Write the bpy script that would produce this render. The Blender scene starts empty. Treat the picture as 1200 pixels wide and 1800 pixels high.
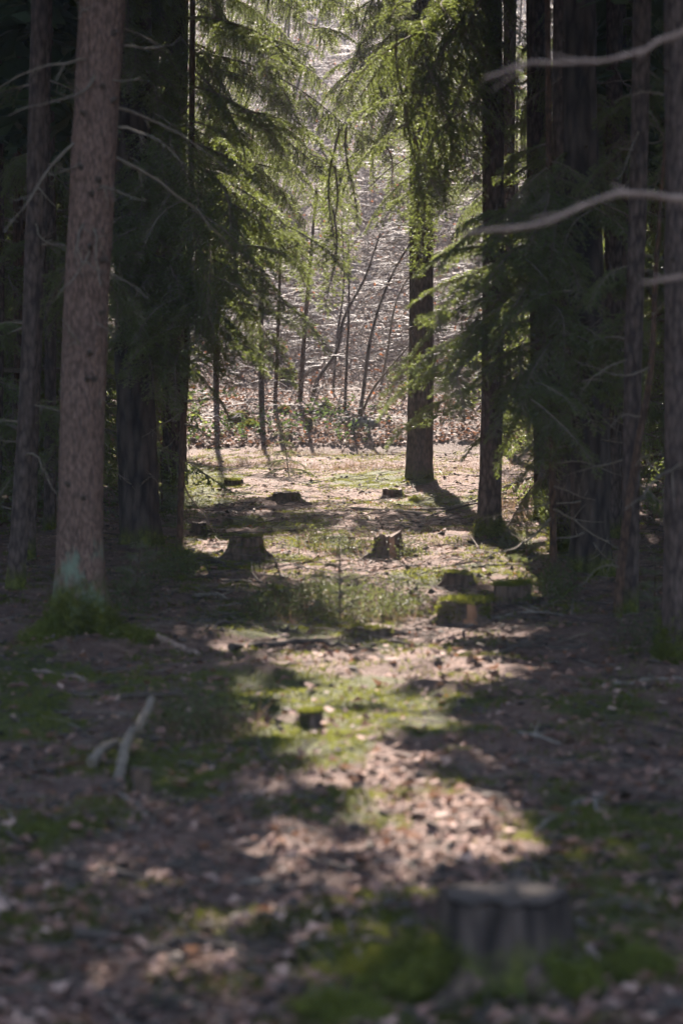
import bpy, math, random
import numpy as np
from mathutils import Vector, Matrix

random.seed(7)
RNG = np.random.default_rng(11)
S = bpy.context.scene
COL = S.collection

# ------------------------------------------------------------------ camera, light, exposure
FPX, CAMZ = 4250.0, 1.7                      # focal length in photo pixels, eye height
TH = math.atan(320 / FPX)                    # camera looks down by this much
SUN_EL, SUN_AZ = math.radians(40), math.radians(-3)   # azimuth from straight ahead, negative = left
cam = bpy.data.cameras.new('camera')
cam.sensor_fit = 'HORIZONTAL'; cam.sensor_width = 24.0; cam.lens = 85.0
cam.clip_start = 0.1; cam.clip_end = 600
cam.dof.use_dof = True; cam.dof.focus_distance = 27.0; cam.dof.aperture_fstop = 2.5
camo = bpy.data.objects.new('camera', cam); COL.objects.link(camo)
camo.location = (0, 0, CAMZ); camo.rotation_euler = (math.pi / 2 - TH, 0, 0)
S.camera = camo

SUN = np.array([math.sin(SUN_AZ) * math.cos(SUN_EL), math.cos(SUN_AZ) * math.cos(SUN_EL), math.sin(SUN_EL)])
W = bpy.data.worlds.new('World'); S.world = W; W.use_nodes = True
nt = W.node_tree; bg = nt.nodes['Background']
sky = nt.nodes.new('ShaderNodeTexSky'); sky.sky_type = 'NISHITA'; sky.sun_disc = False
sky.sun_elevation = SUN_EL; sky.sun_rotation = SUN_AZ
nt.links.new(sky.outputs[0], bg.inputs[0]); bg.inputs[1].default_value = 0.115
sl = bpy.data.lights.new('sun', 'SUN'); sl.energy = 5.0; sl.angle = math.radians(0.5); sl.color = (1, 0.89, 0.78)
slo = bpy.data.objects.new('sun', sl); COL.objects.link(slo)
slo.rotation_euler = Vector(SUN).to_track_quat('Z', 'Y').to_euler()
S.view_settings.view_transform = 'Standard'; S.view_settings.look = 'None'
S.view_settings.gamma = 1.0; S.view_settings.use_curve_mapping = False
S.view_settings.exposure = 2.4
HAZE = 0.0011
S.render.engine = 'CYCLES'
S.cycles.use_denoising = True
S.cycles.max_bounces = 6; S.cycles.diffuse_bounces = 4; S.cycles.glossy_bounces = 2
S.cycles.transmission_bounces = 4; S.cycles.transparent_max_bounces = 4
S.cycles.volume_bounces = 0
S.cycles.caustics_reflective = False; S.cycles.caustics_refractive = False

# ------------------------------------------------------------------ numeric helpers
def hsh(ix, iy, iz, seed):
    h = (ix.astype(np.int64) * 374761393 + iy.astype(np.int64) * 668265263 + iz.astype(np.int64) * 2147483647 + seed * 974711)
    h = (h ^ (h >> 13)) * 1274126177
    h = h ^ (h >> 16)
    return (h & 0xffff) / 65535.0

def noise3(x, y, z, seed=0):
    x, y, z = np.broadcast_arrays(np.asarray(x, float), np.asarray(y, float), np.asarray(z, float))
    ix, iy, iz = np.floor(x), np.floor(y), np.floor(z)
    fx, fy, fz = x - ix, y - iy, z - iz
    fx, fy, fz = [f * f * (3 - 2 * f) for f in (fx, fy, fz)]
    r = 0
    for a in (0, 1):
        for b in (0, 1):
            for c in (0, 1):
                w = (fx if a else 1 - fx) * (fy if b else 1 - fy) * (fz if c else 1 - fz)
                r = r + w * hsh(ix + a, iy + b, iz + c, seed)
    return r * 2 - 1

def noise2(x, y, seed=0):
    return noise3(x, y, np.zeros_like(np.asarray(x, float)), seed)

def sstep(a, b, v):
    t = np.clip((v - a) / (b - a), 0, 1)
    return t * t * (3 - 2 * t)

def terrain(x, y):
    x = np.asarray(x, float); y = np.asarray(y, float)
    z = 0.035 * noise2(x * 0.9, y * 0.9, 1) + 0.02 * noise2(x * 2.7, y * 2.7, 2)
    s = y - 33.3 - 0.25 * noise2(x * 0.5, y * 0.1, 5)
    z = z + 0.12 * sstep(0, 1.0, s) + 0.155 * np.maximum(s, 0) + 0.19 * np.maximum(s - 7.5, 0) - 0.36 * np.maximum(y - 130, 0)
    z = z + 0.12 * sstep(33, 36, y) * noise2(x * 0.7, y * 0.7, 9)
    z = z + 0.10 * sstep(2.2, 4.5, np.abs(x + 0.2))
    return z

def rough(x, y):
    return (1 - .8 * sstep(34, 39, np.asarray(y, float))) * (0.020 * noise2(x * 6, y * 6, 3) + 0.014 * noise2(x * 15, y * 15, 4)
            + 0.06 * np.maximum(noise2(x * 2.2, y * 4.3, 6) - 0.2, 0))

CT, ST = math.cos(TH), math.sin(TH)
def rdir(px, py):
    a, b = (px - 600) / FPX, (900 - py) / FPX
    return np.array([a, CT + b * ST, -ST + b * CT])

TT = np.concatenate([np.linspace(3, 40, 3000), np.linspace(40, 160, 2500)])
def gpt(px, py):                              # where the sight line of a photo pixel meets the ground
    d = rdir(px, py)
    P = d[None, :] * TT[:, None]; P[:, 2] += CAMZ
    below = P[:, 2] < terrain(P[:, 0], P[:, 1])
    i = int(np.argmax(below)) if below.any() else len(TT) - 1
    return P[i].copy()

def dpt(px, py, Y):                           # point on that sight line at distance Y
    d = rdir(px, py); t = Y / d[1]
    return d * t + np.array([0, 0, CAMZ])

def proj(P):                                  # world -> photo pixels
    x, y, z = P[..., 0], P[..., 1], P[..., 2] - CAMZ
    f = y * CT - z * ST; u = y * ST + z * CT
    return 600 + FPX * x / f, 900 - FPX * u / f

# ------------------------------------------------------------------ mesh builder
class MB:
    def __init__(s): s.v = []; s.f3 = []; s.f4 = []; s.n = 0
    def add(s, v, f, mat=0):
        v = np.asarray(v, float).reshape(-1, 3); f = np.asarray(f, np.int64)
        if len(f) == 0: return
        (s.f3 if f.shape[1] == 3 else s.f4).append((f + s.n, mat)); s.v.append(v); s.n += len(v)
    def arrays(s):
        v = np.concatenate(s.v) if s.v else np.zeros((0, 3))
        return v, s.f3, s.f4
    def mesh(s, name, mats, smooth=True):
        me = bpy.data.meshes.new(name)
        if not s.v: return me
        v = np.concatenate(s.v)
        li, ls, mi, st = [], [], [], 0
        for fs, k in ((s.f3, 3), (s.f4, 4)):
            for f, m in fs:
                li.append(f.ravel()); ls.append(st + np.arange(len(f)) * k); st += f.size
                mi.append(np.full(len(f), m))
        li = np.concatenate(li); ls = np.concatenate(ls); mi = np.concatenate(mi)
        me.vertices.add(len(v)); me.vertices.foreach_set('co', v.astype(np.float32).ravel())
        me.loops.add(len(li)); me.loops.foreach_set('vertex_index', li.astype(np.int32))
        me.polygons.add(len(ls)); me.polygons.foreach_set('loop_start', ls.astype(np.int32))
        me.polygons.foreach_set('material_index', mi.astype(np.int32))
        for m in mats: me.materials.append(m)
        me.update(calc_edges=True)
        me.polygons.foreach_set('use_smooth', np.full(len(ls), smooth))
        return me

def link(name, me, parent=None, loc=None):
    o = bpy.data.objects.new(name, me); COL.objects.link(o)
    if parent is not None: o.parent = parent
    if loc is not None: o.location = loc
    return o

def tag(o, label=None, cat=None, group=None, kind=None):
    if label: o['label'] = label
    if cat: o['category'] = cat
    if group: o['group'] = group
    if kind: o['kind'] = kind
    return o

def empty(name, loc, label, cat, group=None):
    o = bpy.data.objects.new(name, None); COL.objects.link(o); o.location = loc
    o.empty_display_size = 0.1
    return tag(o, label, cat, group)

def smooth_path(pts, n):
    pts = np.asarray(pts, float)
    d = np.r_[0, np.cumsum(np.linalg.norm(np.diff(pts, axis=0), axis=1))]
    t = np.linspace(0, d[-1], n)
    # Catmull-Rom through the points
    m = np.gradient(pts, d, axis=0) if len(pts) > 2 else np.repeat((pts[1:] - pts[:1]) / d[-1], 2, 0)
    i = np.clip(np.searchsorted(d, t, side='right') - 1, 0, len(pts) - 2)
    h = (d[i + 1] - d[i])[:, None]; u = ((t - d[i])[:, None]) / h
    return ((2 * u**3 - 3 * u**2 + 1) * pts[i] + (u**3 - 2 * u**2 + u) * h * m[i]
            + (-2 * u**3 + 3 * u**2) * pts[i + 1] + (u**3 - u**2) * h * m[i + 1])

def frames(p):
    t = np.gradient(p, axis=0); t /= np.linalg.norm(t, axis=1)[:, None] + 1e-12
    ref = np.where(np.abs(t[:, 2:3]) > 0.9, np.array([[1.0, 0, 0]]), np.array([[0, 0, 1.0]]))
    if np.mean(np.abs(t[:, 2])) > 0.6: ref = np.repeat(np.array([[1.0, 0, 0]]), len(p), 0)
    a = np.cross(ref, t); a /= np.linalg.norm(a, axis=1)[:, None] + 1e-12
    return t, a, np.cross(t, a)

def tube(mb, p, r, sides=6, mat=0, jitter=0.0, seed=0, cap=True):
    p = np.asarray(p, float); n = len(p)
    r = np.broadcast_to(np.asarray(r, float), (n,))
    t, a, b = frames(p)
    th = np.linspace(0, 2 * math.pi, sides, endpoint=False)
    rr = r[:, None] * np.ones(sides)[None, :]
    if jitter:
        rr = rr * (1 + jitter * noise3(np.cos(th)[None, :] * 1.5 + np.zeros((n, 1)), np.sin(th)[None, :] * 1.5 + np.zeros((n, 1)),
                                       np.arange(n)[:, None] * 0.7 + np.zeros((1, sides)), seed))
    v = p[:, None, :] + rr[..., None] * (np.cos(th)[None, :, None] * a[:, None, :] + np.sin(th)[None, :, None] * b[:, None, :])
    i = np.arange(n - 1)[:, None] * sides; j = np.arange(sides)[None, :]; k = (j + 1) % sides
    f = np.stack([i + j, i + k, i + sides + k, i + sides + j], -1).reshape(-1, 4)
    v = v.reshape(-1, 3)
    mb.add(v, f, mat)
    if cap:
        for q, ring in ((p[0], 0), (p[-1], n - 1)):
            vv = np.vstack([v[ring * sides:(ring + 1) * sides], q])
            ff = np.stack([np.arange(sides), (np.arange(sides) + 1) % sides, np.full(sides, sides)], -1)
            mb.add(vv, ff if ring else ff[:, ::-1], mat)

def tris_at(mb, base, d, length, width, mat=0):
    """thin triangles: base points, unit directions; used for needles and blades"""
    n = len(base)
    if n == 0: return
    r = RNG.normal(size=(n, 3)); s = np.cross(d, r); s /= np.linalg.norm(s, axis=1)[:, None] + 1e-9
    length = np.broadcast_to(length, (n,))[:, None]; width = np.broadcast_to(width, (n,))[:, None]
    v = np.empty((n, 3, 3))
    v[:, 0] = base - s * width / 2; v[:, 1] = base + s * width / 2; v[:, 2] = base + d * length
    mb.add(v.reshape(-1, 3), np.arange(3 * n).reshape(-1, 3), mat)

# ------------------------------------------------------------------ materials
class NT:
    def __init__(s, name):
        s.m = bpy.data.materials.new(name); s.m.use_nodes = True
        s.t = s.m.node_tree; s.b = s.t.nodes['Principled BSDF']
        s.out = [n for n in s.t.nodes if n.type == 'OUTPUT_MATERIAL'][0]
    def n(s, typ, **kw):
        o = s.t.nodes.new('ShaderNode' + typ)
        for k, v in kw.items(): setattr(o, k, v)
        return o
    def l(s, a, b): s.t.links.new(a, b)
    def coord(s, kind='Object', scale=(1, 1, 1)):
        c = s.n('TexCoord'); m = s.n('Mapping'); m.inputs['Scale'].default_value = scale
        s.l(c.outputs[kind], m.inputs[0]); return m.outputs[0]
    def noise(s, co, scale, detail=4, rough=0.6):
        o = s.n('TexNoise'); o.inputs['Scale'].default_value = scale; o.inputs['Detail'].default_value = detail
        o.inputs['Roughness'].default_value = rough; s.l(co, o.inputs['Vector']); return o.outputs['Fac']
    def ramp(s, fac, stops):
        o = s.n('ValToRGB'); e = o.color_ramp.elements
        while len(e) < len(stops): e.new(0.5)
        for el, (p, c) in zip(e, stops):
            el.position = p; el.color = (*c, 1) if len(c) == 3 else c
        s.l(fac, o.inputs[0]); return o.outputs[0]
    def mix(s, fac, a, b):
        o = s.n('Mix', data_type='RGBA')
        for i, x in ((0, fac), (6, a), (7, b)):
            if hasattr(x, 'is_output'): s.l(x, o.inputs[i])
            elif isinstance(x, tuple): o.inputs[i].default_value = (*x, 1)
            else: o.inputs[i].default_value = x
        return o.outputs[2]
    def math(s, op, a, b=0.0, c=None):
        o = s.n('Math', operation=op)
        for i, x in enumerate((a, b) if c is None else (a, b, c)):
            if hasattr(x, 'is_output'): s.l(x, o.inputs[i])
            else: o.inputs[i].default_value = x
        return o.outputs[0]
    def rng(s, v, a, b, c=0.0, d=1.0):
        o = s.n('MapRange'); s.l(v, o.inputs[0])
        for i, x in enumerate((a, b, c, d)): o.inputs[i + 1].default_value = x
        return o.outputs[0]
    def bump(s, h, strength, dist):
        o = s.n('Bump'); o.inputs['Strength'].default_value = strength; o.inputs['Distance'].default_value = dist
        s.l(h, o.inputs['Height']); s.l(o.outputs[0], s.b.inputs['Normal'])
    def base(s, c, rough=0.8, spec=0.3):
        if hasattr(c, 'is_output'): s.l(c, s.b.inputs['Base Color'])
        else: s.b.inputs['Base Color'].default_value = (*c, 1)
        s.b.inputs['Roughness'].default_value = rough
        s.b.inputs['Specular IOR Level'].default_value = spec

MOSS_D, MOSS_L = (0.030, 0.034, 0.008), (0.115, 0.115, 0.022)

def bark_mat(name, dark, light, scale=38, stretch=0.4, moss_z=0.0, lichen=0.0, bump=0.9):
    k = NT(name); co = k.coord('Object', (1, 1, stretch))
    v = k.n('TexVoronoi', feature='F1'); v.inputs['Scale'].default_value = scale; v.inputs['Randomness'].default_value = 1.0
    nd = k.n('TexNoise'); nd.inputs['Scale'].default_value = scale * 0.6; nd.inputs['Detail'].default_value = 3
    k.l(co, nd.inputs['Vector'])
    vm = k.n('MixRGB' if False else 'VectorMath', operation='MULTIPLY_ADD')
    k.l(nd.outputs['Color'], vm.inputs[0]); vm.inputs[1].default_value = (0.03, 0.03, 0.03); k.l(co, vm.inputs[2])
    k.l(vm.outputs[0], v.inputs['Vector'])
    n1 = k.noise(co, scale * 2.2, 5, 0.7)
    n2 = k.noise(k.coord('Object'), 3.0, 4, 0.6)
    h = k.math('ADD', k.math('MULTIPLY', v.outputs['Distance'], -1.0), k.math('MULTIPLY', n1, 0.7))
    f = k.rng(h, -0.55, 0.35)
    mid = tuple((a + b) / 2 for a, b in zip(dark, light))
    c = k.ramp(f, [(0.12, dark), (0.5, mid), (0.95, light)])
    c = k.mix(k.rng(n2, 0.35, 0.7, 0, 0.45), c, tuple(x * 0.75 for x in mid))
    if lichen > 0:
        ln = k.noise(k.coord('Object', (1, 1, 0.5)), 9, 5, 0.7)
        sp = k.n('SeparateXYZ'); k.l(k.coord('Object'), sp.inputs[0])
        zf = k.rng(sp.outputs[2], 0.75, 0.2, 0.0, 0.30)
        c = k.mix(k.rng(k.math('ADD', ln, zf), 0.66, 0.80, 0, lichen), c, (0.16, 0.20, 0.15))
    if moss_z > 0:
        sp = k.n('SeparateXYZ'); k.l(k.coord('Object'), sp.inputs[0])
        mn = k.noise(k.coord('Object'), 7, 5, 0.7)
        zz = k.math('ADD', sp.outputs[2], k.math('MULTIPLY', k.math('SUBTRACT', mn, 0.5), -1.3 * moss_z - 0.3))
        mf = k.rng(zz, moss_z + 0.06, moss_z - 0.08)
        mc = k.mix(k.rng(k.noise(k.coord('Object'), 30, 4, 0.7), 0.35, 0.7), MOSS_D, MOSS_L)
        c = k.mix(mf, c, mc)
    k.base(c, 0.9, 0.2); k.bump(h, bump, 0.012)
    return k.m

M = {}
M['bark_red'] = bark_mat('reddish_spruce_bark', (0.060, 0.037, 0.031), (0.26, 0.160, 0.130), 75, 0.30, 0.30, 0.9, 1.0)
M['bark'] = bark_mat('brown_spruce_bark', (0.030, 0.021, 0.020), (0.135, 0.095, 0.085), 34, 0.40, 0.14)
M['bark_plate'] = bark_mat('dark_plated_bark', (0.016, 0.012, 0.012), (0.095, 0.068, 0.060), 17, 0.30, 0.10, 0, 1.0)
M['bark_grey'] = bark_mat('grey_brown_bark', (0.06, 0.05, 0.045), (0.20, 0.16, 0.14), 40, 0.4)
M['bark_thin'] = bark_mat('thin_sapling_bark', (0.035, 0.022, 0.018), (0.15, 0.085, 0.06), 60, 0.3, 0.06)
M['bark_stump'] = bark_mat('old_stump_bark', (0.035, 0.024, 0.019), (0.18, 0.115, 0.085), 26, 0.3, 0.0)

def simple(name, c1, c2, scale=20, rough=0.85, spec=0.25, bump=0.5, dist=0.01, stretch=(1, 1, 1)):
    k = NT(name); co = k.coord('Object', stretch); n = k.noise(co, scale, 5, 0.65)
    k.base(k.ramp(n, [(0.3, c1), (0.7, c2)]), rough, spec)
    if bump: k.bump(n, bump, dist)
    return k.m

M['dead_wood'] = simple('dead_twig_wood', (0.075, 0.058, 0.047), (0.21, 0.165, 0.13), 25)
M['pale_wood'] = simple('bleached_wood', (0.12, 0.092, 0.075), (0.33, 0.27, 0.225), 18)
M['dark_wood'] = simple('damp_dark_wood', (0.03, 0.022, 0.018), (0.10, 0.072, 0.058), 18)
M['blur_wood'] = simple('bare_branch_bark', (0.14, 0.092, 0.074), (0.30, 0.205, 0.165), 30)
M['brush'] = simple('brushwood_bark', (0.05, 0.034, 0.030), (0.21, 0.150, 0.135), 6, 0.5, 0.5, 0)
M['moss'] = simple('moss_cushion', MOSS_D, MOSS_L, 22, 1.0, 0.1, 1.0, 0.02)
M['stone'] = simple('lichen_grey_stone', (0.07, 0.07, 0.065), (0.24, 0.23, 0.21), 16, 0.9, 0.2, 0.8, 0.01)
M['red_wood'] = simple('rotten_red_wood', (0.11, 0.045, 0.025), (0.34, 0.17, 0.10), 22, 0.9, 0.2, 0.8, 0.01, (1, 1, 0.25))

def cut_mat():
    k = NT('weathered_cut_face'); co = k.coord('Object')
    w = k.n('TexWave', wave_type='RINGS', rings_direction='Z'); w.inputs['Scale'].default_value = 14
    w.inputs['Distortion'].default_value = 4; w.inputs['Detail'].default_value = 3; k.l(co, w.inputs[0])
    n = k.noise(co, 14, 5, 0.7)
    c = k.ramp(k.math('MULTIPLY_ADD', w.outputs['Fac'], 0.35, k.math('MULTIPLY', n, 0.65)), [(0.25, (0.06, 0.042, 0.035)), (0.75, (0.24, 0.175, 0.15))])
    k.base(c, 0.9, 0.2); k.bump(n, 0.8, 0.01); return k.m
M['cut'] = cut_mat()

def leaf_mat(name, c, ct, tr=0.4, rough=0.45, spec=0.5, var=0.5):
    k = NT(name)
    oi = k.n('ObjectInfo'); n = k.noise(k.coord('Object'), 9, 3, 0.6)
    f = k.math('ADD', k.math('MULTIPLY', oi.outputs['Random'], 0.5), k.math('MULTIPLY', n, 0.5))
    dk = tuple(x * (1 - var) for x in c); lt = tuple(min(1, x * (1 + var)) for x in c)
    col = k.ramp(f, [(0.25, dk), (0.75, lt)])
    k.base(col, rough, spec)
    t = k.n('BsdfTranslucent'); t.inputs[0].default_value = (*ct, 1)
    mx = k.n('MixShader'); mx.inputs[0].default_value = tr
    k.l(k.b.outputs[0], mx.inputs[1]); k.l(t.outputs[0], mx.inputs[2]); k.l(mx.outputs[0], k.out.inputs[0])
    return k.m
M['needle'] = leaf_mat('spruce_needles', (0.046, 0.066, 0.024), (0.24, 0.29, 0.065), 0.42, 0.52, 0.4)
M['canopy'] = leaf_mat('high_canopy_needles', (0.035, 0.055, 0.020), (0.07, 0.11, 0.025), 0.25, 0.6, 0.3)
M['shrub'] = leaf_mat('blueberry_leaves', (0.055, 0.070, 0.026), (0.16, 0.18, 0.05), 0.35, 0.6, 0.25)
M['bramble'] = leaf_mat('bramble_leaves', (0.040, 0.065, 0.026), (0.11, 0.16, 0.04), 0.3, 0.65, 0.2)
M['mossblade'] = leaf_mat('moss_fronds', (0.070, 0.080, 0.018), (0.22, 0.23, 0.035), 0.4, 0.7, 0.2)
M['drygrass'] = leaf_mat('dry_grass_blades', (0.15, 0.098, 0.066), (0.22, 0.145, 0.09), 0.4, 0.5, 0.3)
M['leaf_pale'] = leaf_mat('pale_dead_leaf', (0.37, 0.235, 0.185), (0.32, 0.20, 0.14), 0.2, 0.72, 0.25, 0.3)
M['leaf_brown'] = leaf_mat('brown_dead_leaf', (0.20, 0.108, 0.082), (0.22, 0.12, 0.07), 0.2, 0.7, 0.25, 0.4)
M['leaf_red'] = leaf_mat('rust_dead_leaf', (0.24, 0.105, 0.055), (0.36, 0.13, 0.05), 0.3, 0.7, 0.2, 0.3)

def ground_mat():
    k = NT('forest_floor'); co = k.coord('Object')
    at = k.n('Attribute', attribute_name='moss'); at2 = k.n('Attribute', attribute_name='litter')
    n1, n2, n3 = k.noise(co, 1.3, 5, 0.65), k.noise(co, 11, 6, 0.7), k.noise(co, 60, 4, 0.7)
    duff = k.ramp(k.math('ADD', k.math('MULTIPLY', n2, 0.6), k.math('MULTIPLY', n3, 0.4)),
                  [(0.32, (0.050, 0.026, 0.019)), (0.50, (0.165, 0.092, 0.070)), (0.70, (0.39, 0.245, 0.19))])
    leafy = k.ramp(n3, [(0.3, (0.05, 0.030, 0.024)), (0.7, (0.19, 0.125, 0.10))])
    c = k.mix(at2.outputs['Fac'], duff, leafy)
    c = k.mix(k.rng(n1, 0.35, 0.7, 0, 0.4), c, (0.075, 0.055, 0.050))
    mc = k.mix(k.rng(k.noise(co, 24, 5, 0.75), 0.35, 0.68), MOSS_D, MOSS_L)
    mf = k.rng(k.math('ADD', at.outputs['Fac'], k.math('MULTIPLY', k.math('SUBTRACT', n2, 0.5), 1.3)), 0.40, 0.66)
    c = k.mix(mf, c, mc)
    k.base(c, 0.85, 0.3)
    k.bump(k.math('ADD', k.math('MULTIPLY', n2, 1.0), k.math('MULTIPLY', n3, 0.6)), 1.0, 0.05)
    return k.m
M['ground'] = ground_mat()

# ------------------------------------------------------------------ ground sheet
MOSS_PATCHES = [(70, 1190, 170, 55, .9), (400, 990, 110, 22, .9), (565, 1095, 170, 34, .9), (650, 1132, 120, 14, .9), (440, 1192, 90, 18, .7),
    (620, 1228, 290, 34, .62), (520, 1300, 130, 34, .85), (330, 1375, 110, 44, .75), (560, 1420, 120, 30, .5), (480, 925, 120, 20, .6),
    (660, 846, 90, 20, .75), (780, 884, 90, 14, .8), (570, 952, 110, 16, .7), (1000, 1425, 110, 50, .6), (1100, 1490, 160, 110, .7),
    (690, 1690, 150, 110, .9), (1060, 1660, 140, 60, .75), (770, 1012, 80, 18, .6), (90, 1455, 150, 50, .65), (40, 1260, 150, 45, .8),
    (1050, 1240, 160, 30, .5), (330, 860, 90, 60, .8), (350, 940, 80, 18, .7), (330, 1000, 70, 22, .7), (620, 800, 200, 12, .35), (900, 960, 70, 30, .5),
    (880, 1130, 110, 16, .4), (250, 1330, 130, 40, .55), (1020, 1505, 70, 18, .8), (850, 1000, 90, 22, .5), (200, 1640, 130, 24, .45), (480, 1150, 140, 16, .35), (730, 1270, 130, 18, .55)]
def moss_at(P):
    px, py = proj(P); r = np.zeros(len(P))
    wob = .55 * noise2(P[:, 0] * 2.3, P[:, 1] * 2.3, 41) + .40 * noise2(P[:, 0] * 6, P[:, 1] * 6, 42)
    for cx, cy, rx, ry, s in MOSS_PATCHES:
        q = np.sqrt(((px - cx) / rx) ** 2 + ((py - cy) / ry) ** 2)
        r = np.maximum(r, min(1, s * 1.15 + .08) * (1 - sstep(0.30, 1.45, q + wob)))
    far = (P[:, 1] > 2) & (P[:, 1] < 36)
    side = 0.35 * sstep(2.0, 4.5, np.abs(P[:, 0])) + 0.1
    return np.where(far, np.maximum(r, side), side)

xs = np.concatenate([-np.geomspace(4.6, 110, 26)[::-1], np.linspace(-4.5, 4.5, 150), np.geomspace(4.6, 110, 26)])
ys = np.concatenate([np.linspace(-60, 3.5, 18), np.geomspace(3.8, 38, 300), np.geomspace(38.2, 95, 150), np.geomspace(97, 300, 24)])
X, Y = np.meshgrid(xs, ys)
Z = terrain(X, Y) + rough(X, Y)
gv = np.stack([X, Y, Z], -1).reshape(-1, 3)
nx, ny = len(xs), len(ys)
i = np.arange(ny - 1)[:, None] * nx; j = np.arange(nx - 1)[None, :]
gf = np.stack([i + j, i + j + 1, i + nx + j + 1, i + nx + j], -1).reshape(-1, 4)
mb = MB(); mb.add(gv, gf)
gme = mb.mesh('forest_floor', [M['ground']])
a = gme.attributes.new('moss', 'FLOAT', 'POINT'); a.data.foreach_set('value', moss_at(gv).astype(np.float32))
a = gme.attributes.new('litter', 'FLOAT', 'POINT')
a.data.foreach_set('value', np.clip(sstep(31.5, 34.5, gv[:, 1] + 1.2 * noise2(gv[:, 0] * .8, gv[:, 1] * .8, 61)) * 0.9 + 0.25 * noise2(gv[:, 0], gv[:, 1], 21), 0, 1).astype(np.float32))
tag(link('ground', gme), 'forest floor of brown needle litter with moss and a leafy bank behind', kind='structure')

def gz(x, y): return terrain(x, y) + rough(x, y)
def G(px, py):
    p = gpt(px, py); p[2] = float(gz(p[0], p[1])); return p

# ------------------------------------------------------------------ gaps cut into the unseen canopy so sun lands on chosen spots
TGT = []
def lit_ground(px, py, rx, ry, n, r, pr=1.0):
    for _ in range(n):
        while True:
            u, v = random.uniform(-1, 1), random.uniform(-1, 1)
            if u * u + v * v <= 1: break
        TGT.append((*gpt(px + u * rx, py + v * ry), r, pr))
for _ in range(44):                       # ragged diagonal strip of light on the near path
    _u = random.random(); lit_ground(575 + 260 * _u + random.gauss(0, 34), 1320 + 160 * _u + random.gauss(0, 24), 8, 8, 1, random.uniform(.07, .20))
for _ in range(30):
    _u = random.random(); lit_ground(560 + 270 * _u + random.gauss(0, 50), 1310 + 160 * _u + random.gauss(0, 40), 8, 8, 1, .25, .5)
lit_ground(560, 1285, 90, 20, 8, .16)
lit_ground(720, 1272, 90, 16, 8, .16)
lit_ground(780, 1192, 170, 16, 14, .2)
lit_ground(1040, 1410, 40, 10, 3, .12)
lit_ground(870, 1105, 80, 16, 10, .2)
lit_ground(540, 985, 80, 30, 14, .3)
lit_ground(620, 1060, 130, 40, 16, .25)
lit_ground(760, 985, 70, 40, 14, .3)
lit_ground(590, 880, 240, 60, 60, .45)
lit_ground(800, 900, 90, 50, 16, .4)
lit_ground(930, 940, 40, 40, 5, .25)
lit_ground(860, 1040, 110, 40, 18, .28)
lit_ground(600, 1300, 620, 300, 70, .4, .32)
lit_ground(590, 790, 300, 20, 30, .8)
lit_ground(600, 700, 290, 70, 50, 1.2)
for _ in range(60):
    _y = random.uniform(38, 85); TGT.append((random.uniform(-230, 270) / FPX * _y, _y, float(terrain(0, _y)) + .3, 1.6, 1.0))
lit_ground(300, 1000, 40, 20, 3, .15)
lit_ground(130, 1740, 90, 30, 5, .13)
lit_ground(290, 1570, 290, 190, 20, .09)
lit_ground(300, 1480, 320, 240, 50, .35, .66)
lit_ground(235, 1320, 50, 40, 6, .16, .85)
lit_ground(180, 1700, 220, 90, 16, .2, .7)
lit_ground(950, 1320, 220, 70, 14, .3, .35)
lit_ground(520, 1110, 240, 110, 40, .35, .62)
lit_ground(500, 1120, 420, 110, 44, .11)
lit_ground(370, 1120, 50, 14, 3, .12)
def lit_air(px, py, Y, rx, ry, n, r, pr=1.0):
    for _ in range(n): TGT.append((*dpt(px + random.uniform(-rx, rx), py + random.uniform(-ry, ry), Y), r, pr))
lit_air(560, 180, 26, 90, 170, 30, .5)
lit_air(640, 350, 60, 130, 330, 40, 1.6)
lit_air(815, 240, 26, 30, 200, 16, .4)
lit_air(800, 640, 16, 80, 120, 22, .42)
lit_air(480, 460, 18.5, 60, 30, 6, .3)
lit_air(745, 420, 27, 30, 20, 3, .3)
lit_air(735, 700, 27, 60, 100, 6, .4)
lit_ground(390, 900, 90, 70, 24, .4)
lit_ground(470, 950, 90, 30, 12, .3)
lit_ground(300, 880, 40, 40, 6, .3)
lit_air(1056, 250, 38, 12, 260, 12, .7)
lit_air(1075, 450, 33, 14, 200, 8, .5)
lit_air(1145, 500, 28, 10, 300, 8, .4)
lit_air(1145, 960, 22, 14, 110, 6, .35)
lit_air(25, 480, 26, 30, 220, 7, .32)
lit_air(30, 850, 24, 30, 120, 5, .3)
lit_air(90, 250, 30, 20, 160, 4, .3)
lit_air(215, 650, 33, 16, 110, 6, .45)
lit_ground(640, 1215, 190, 70, 12, .22)
lit_air(905, 250, 34, 25, 250, 10, .5)
lit_air(260, 860, 30, 40, 120, 6, .4)
TGT = np.array(TGT)
LANE = np.random.default_rng(3)
def in_sun_lane(Q):
    Q = np.asarray(Q, float); keep = np.zeros(len(Q), bool)
    for s in range(0, len(Q), 4000):
        q = Q[s:s + 4000]
        w = q[:, None, :] - TGT[None, :, :3]
        t = w @ SUN
        d2 = (w ** 2).sum(-1) - t ** 2
        keep[s:s + 4000] = ((t > 1.2) & (d2 < TGT[None, :, 3] ** 2) & (LANE.random(len(q))[:, None] < TGT[None, :, 4])).any(1)
    return keep

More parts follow.
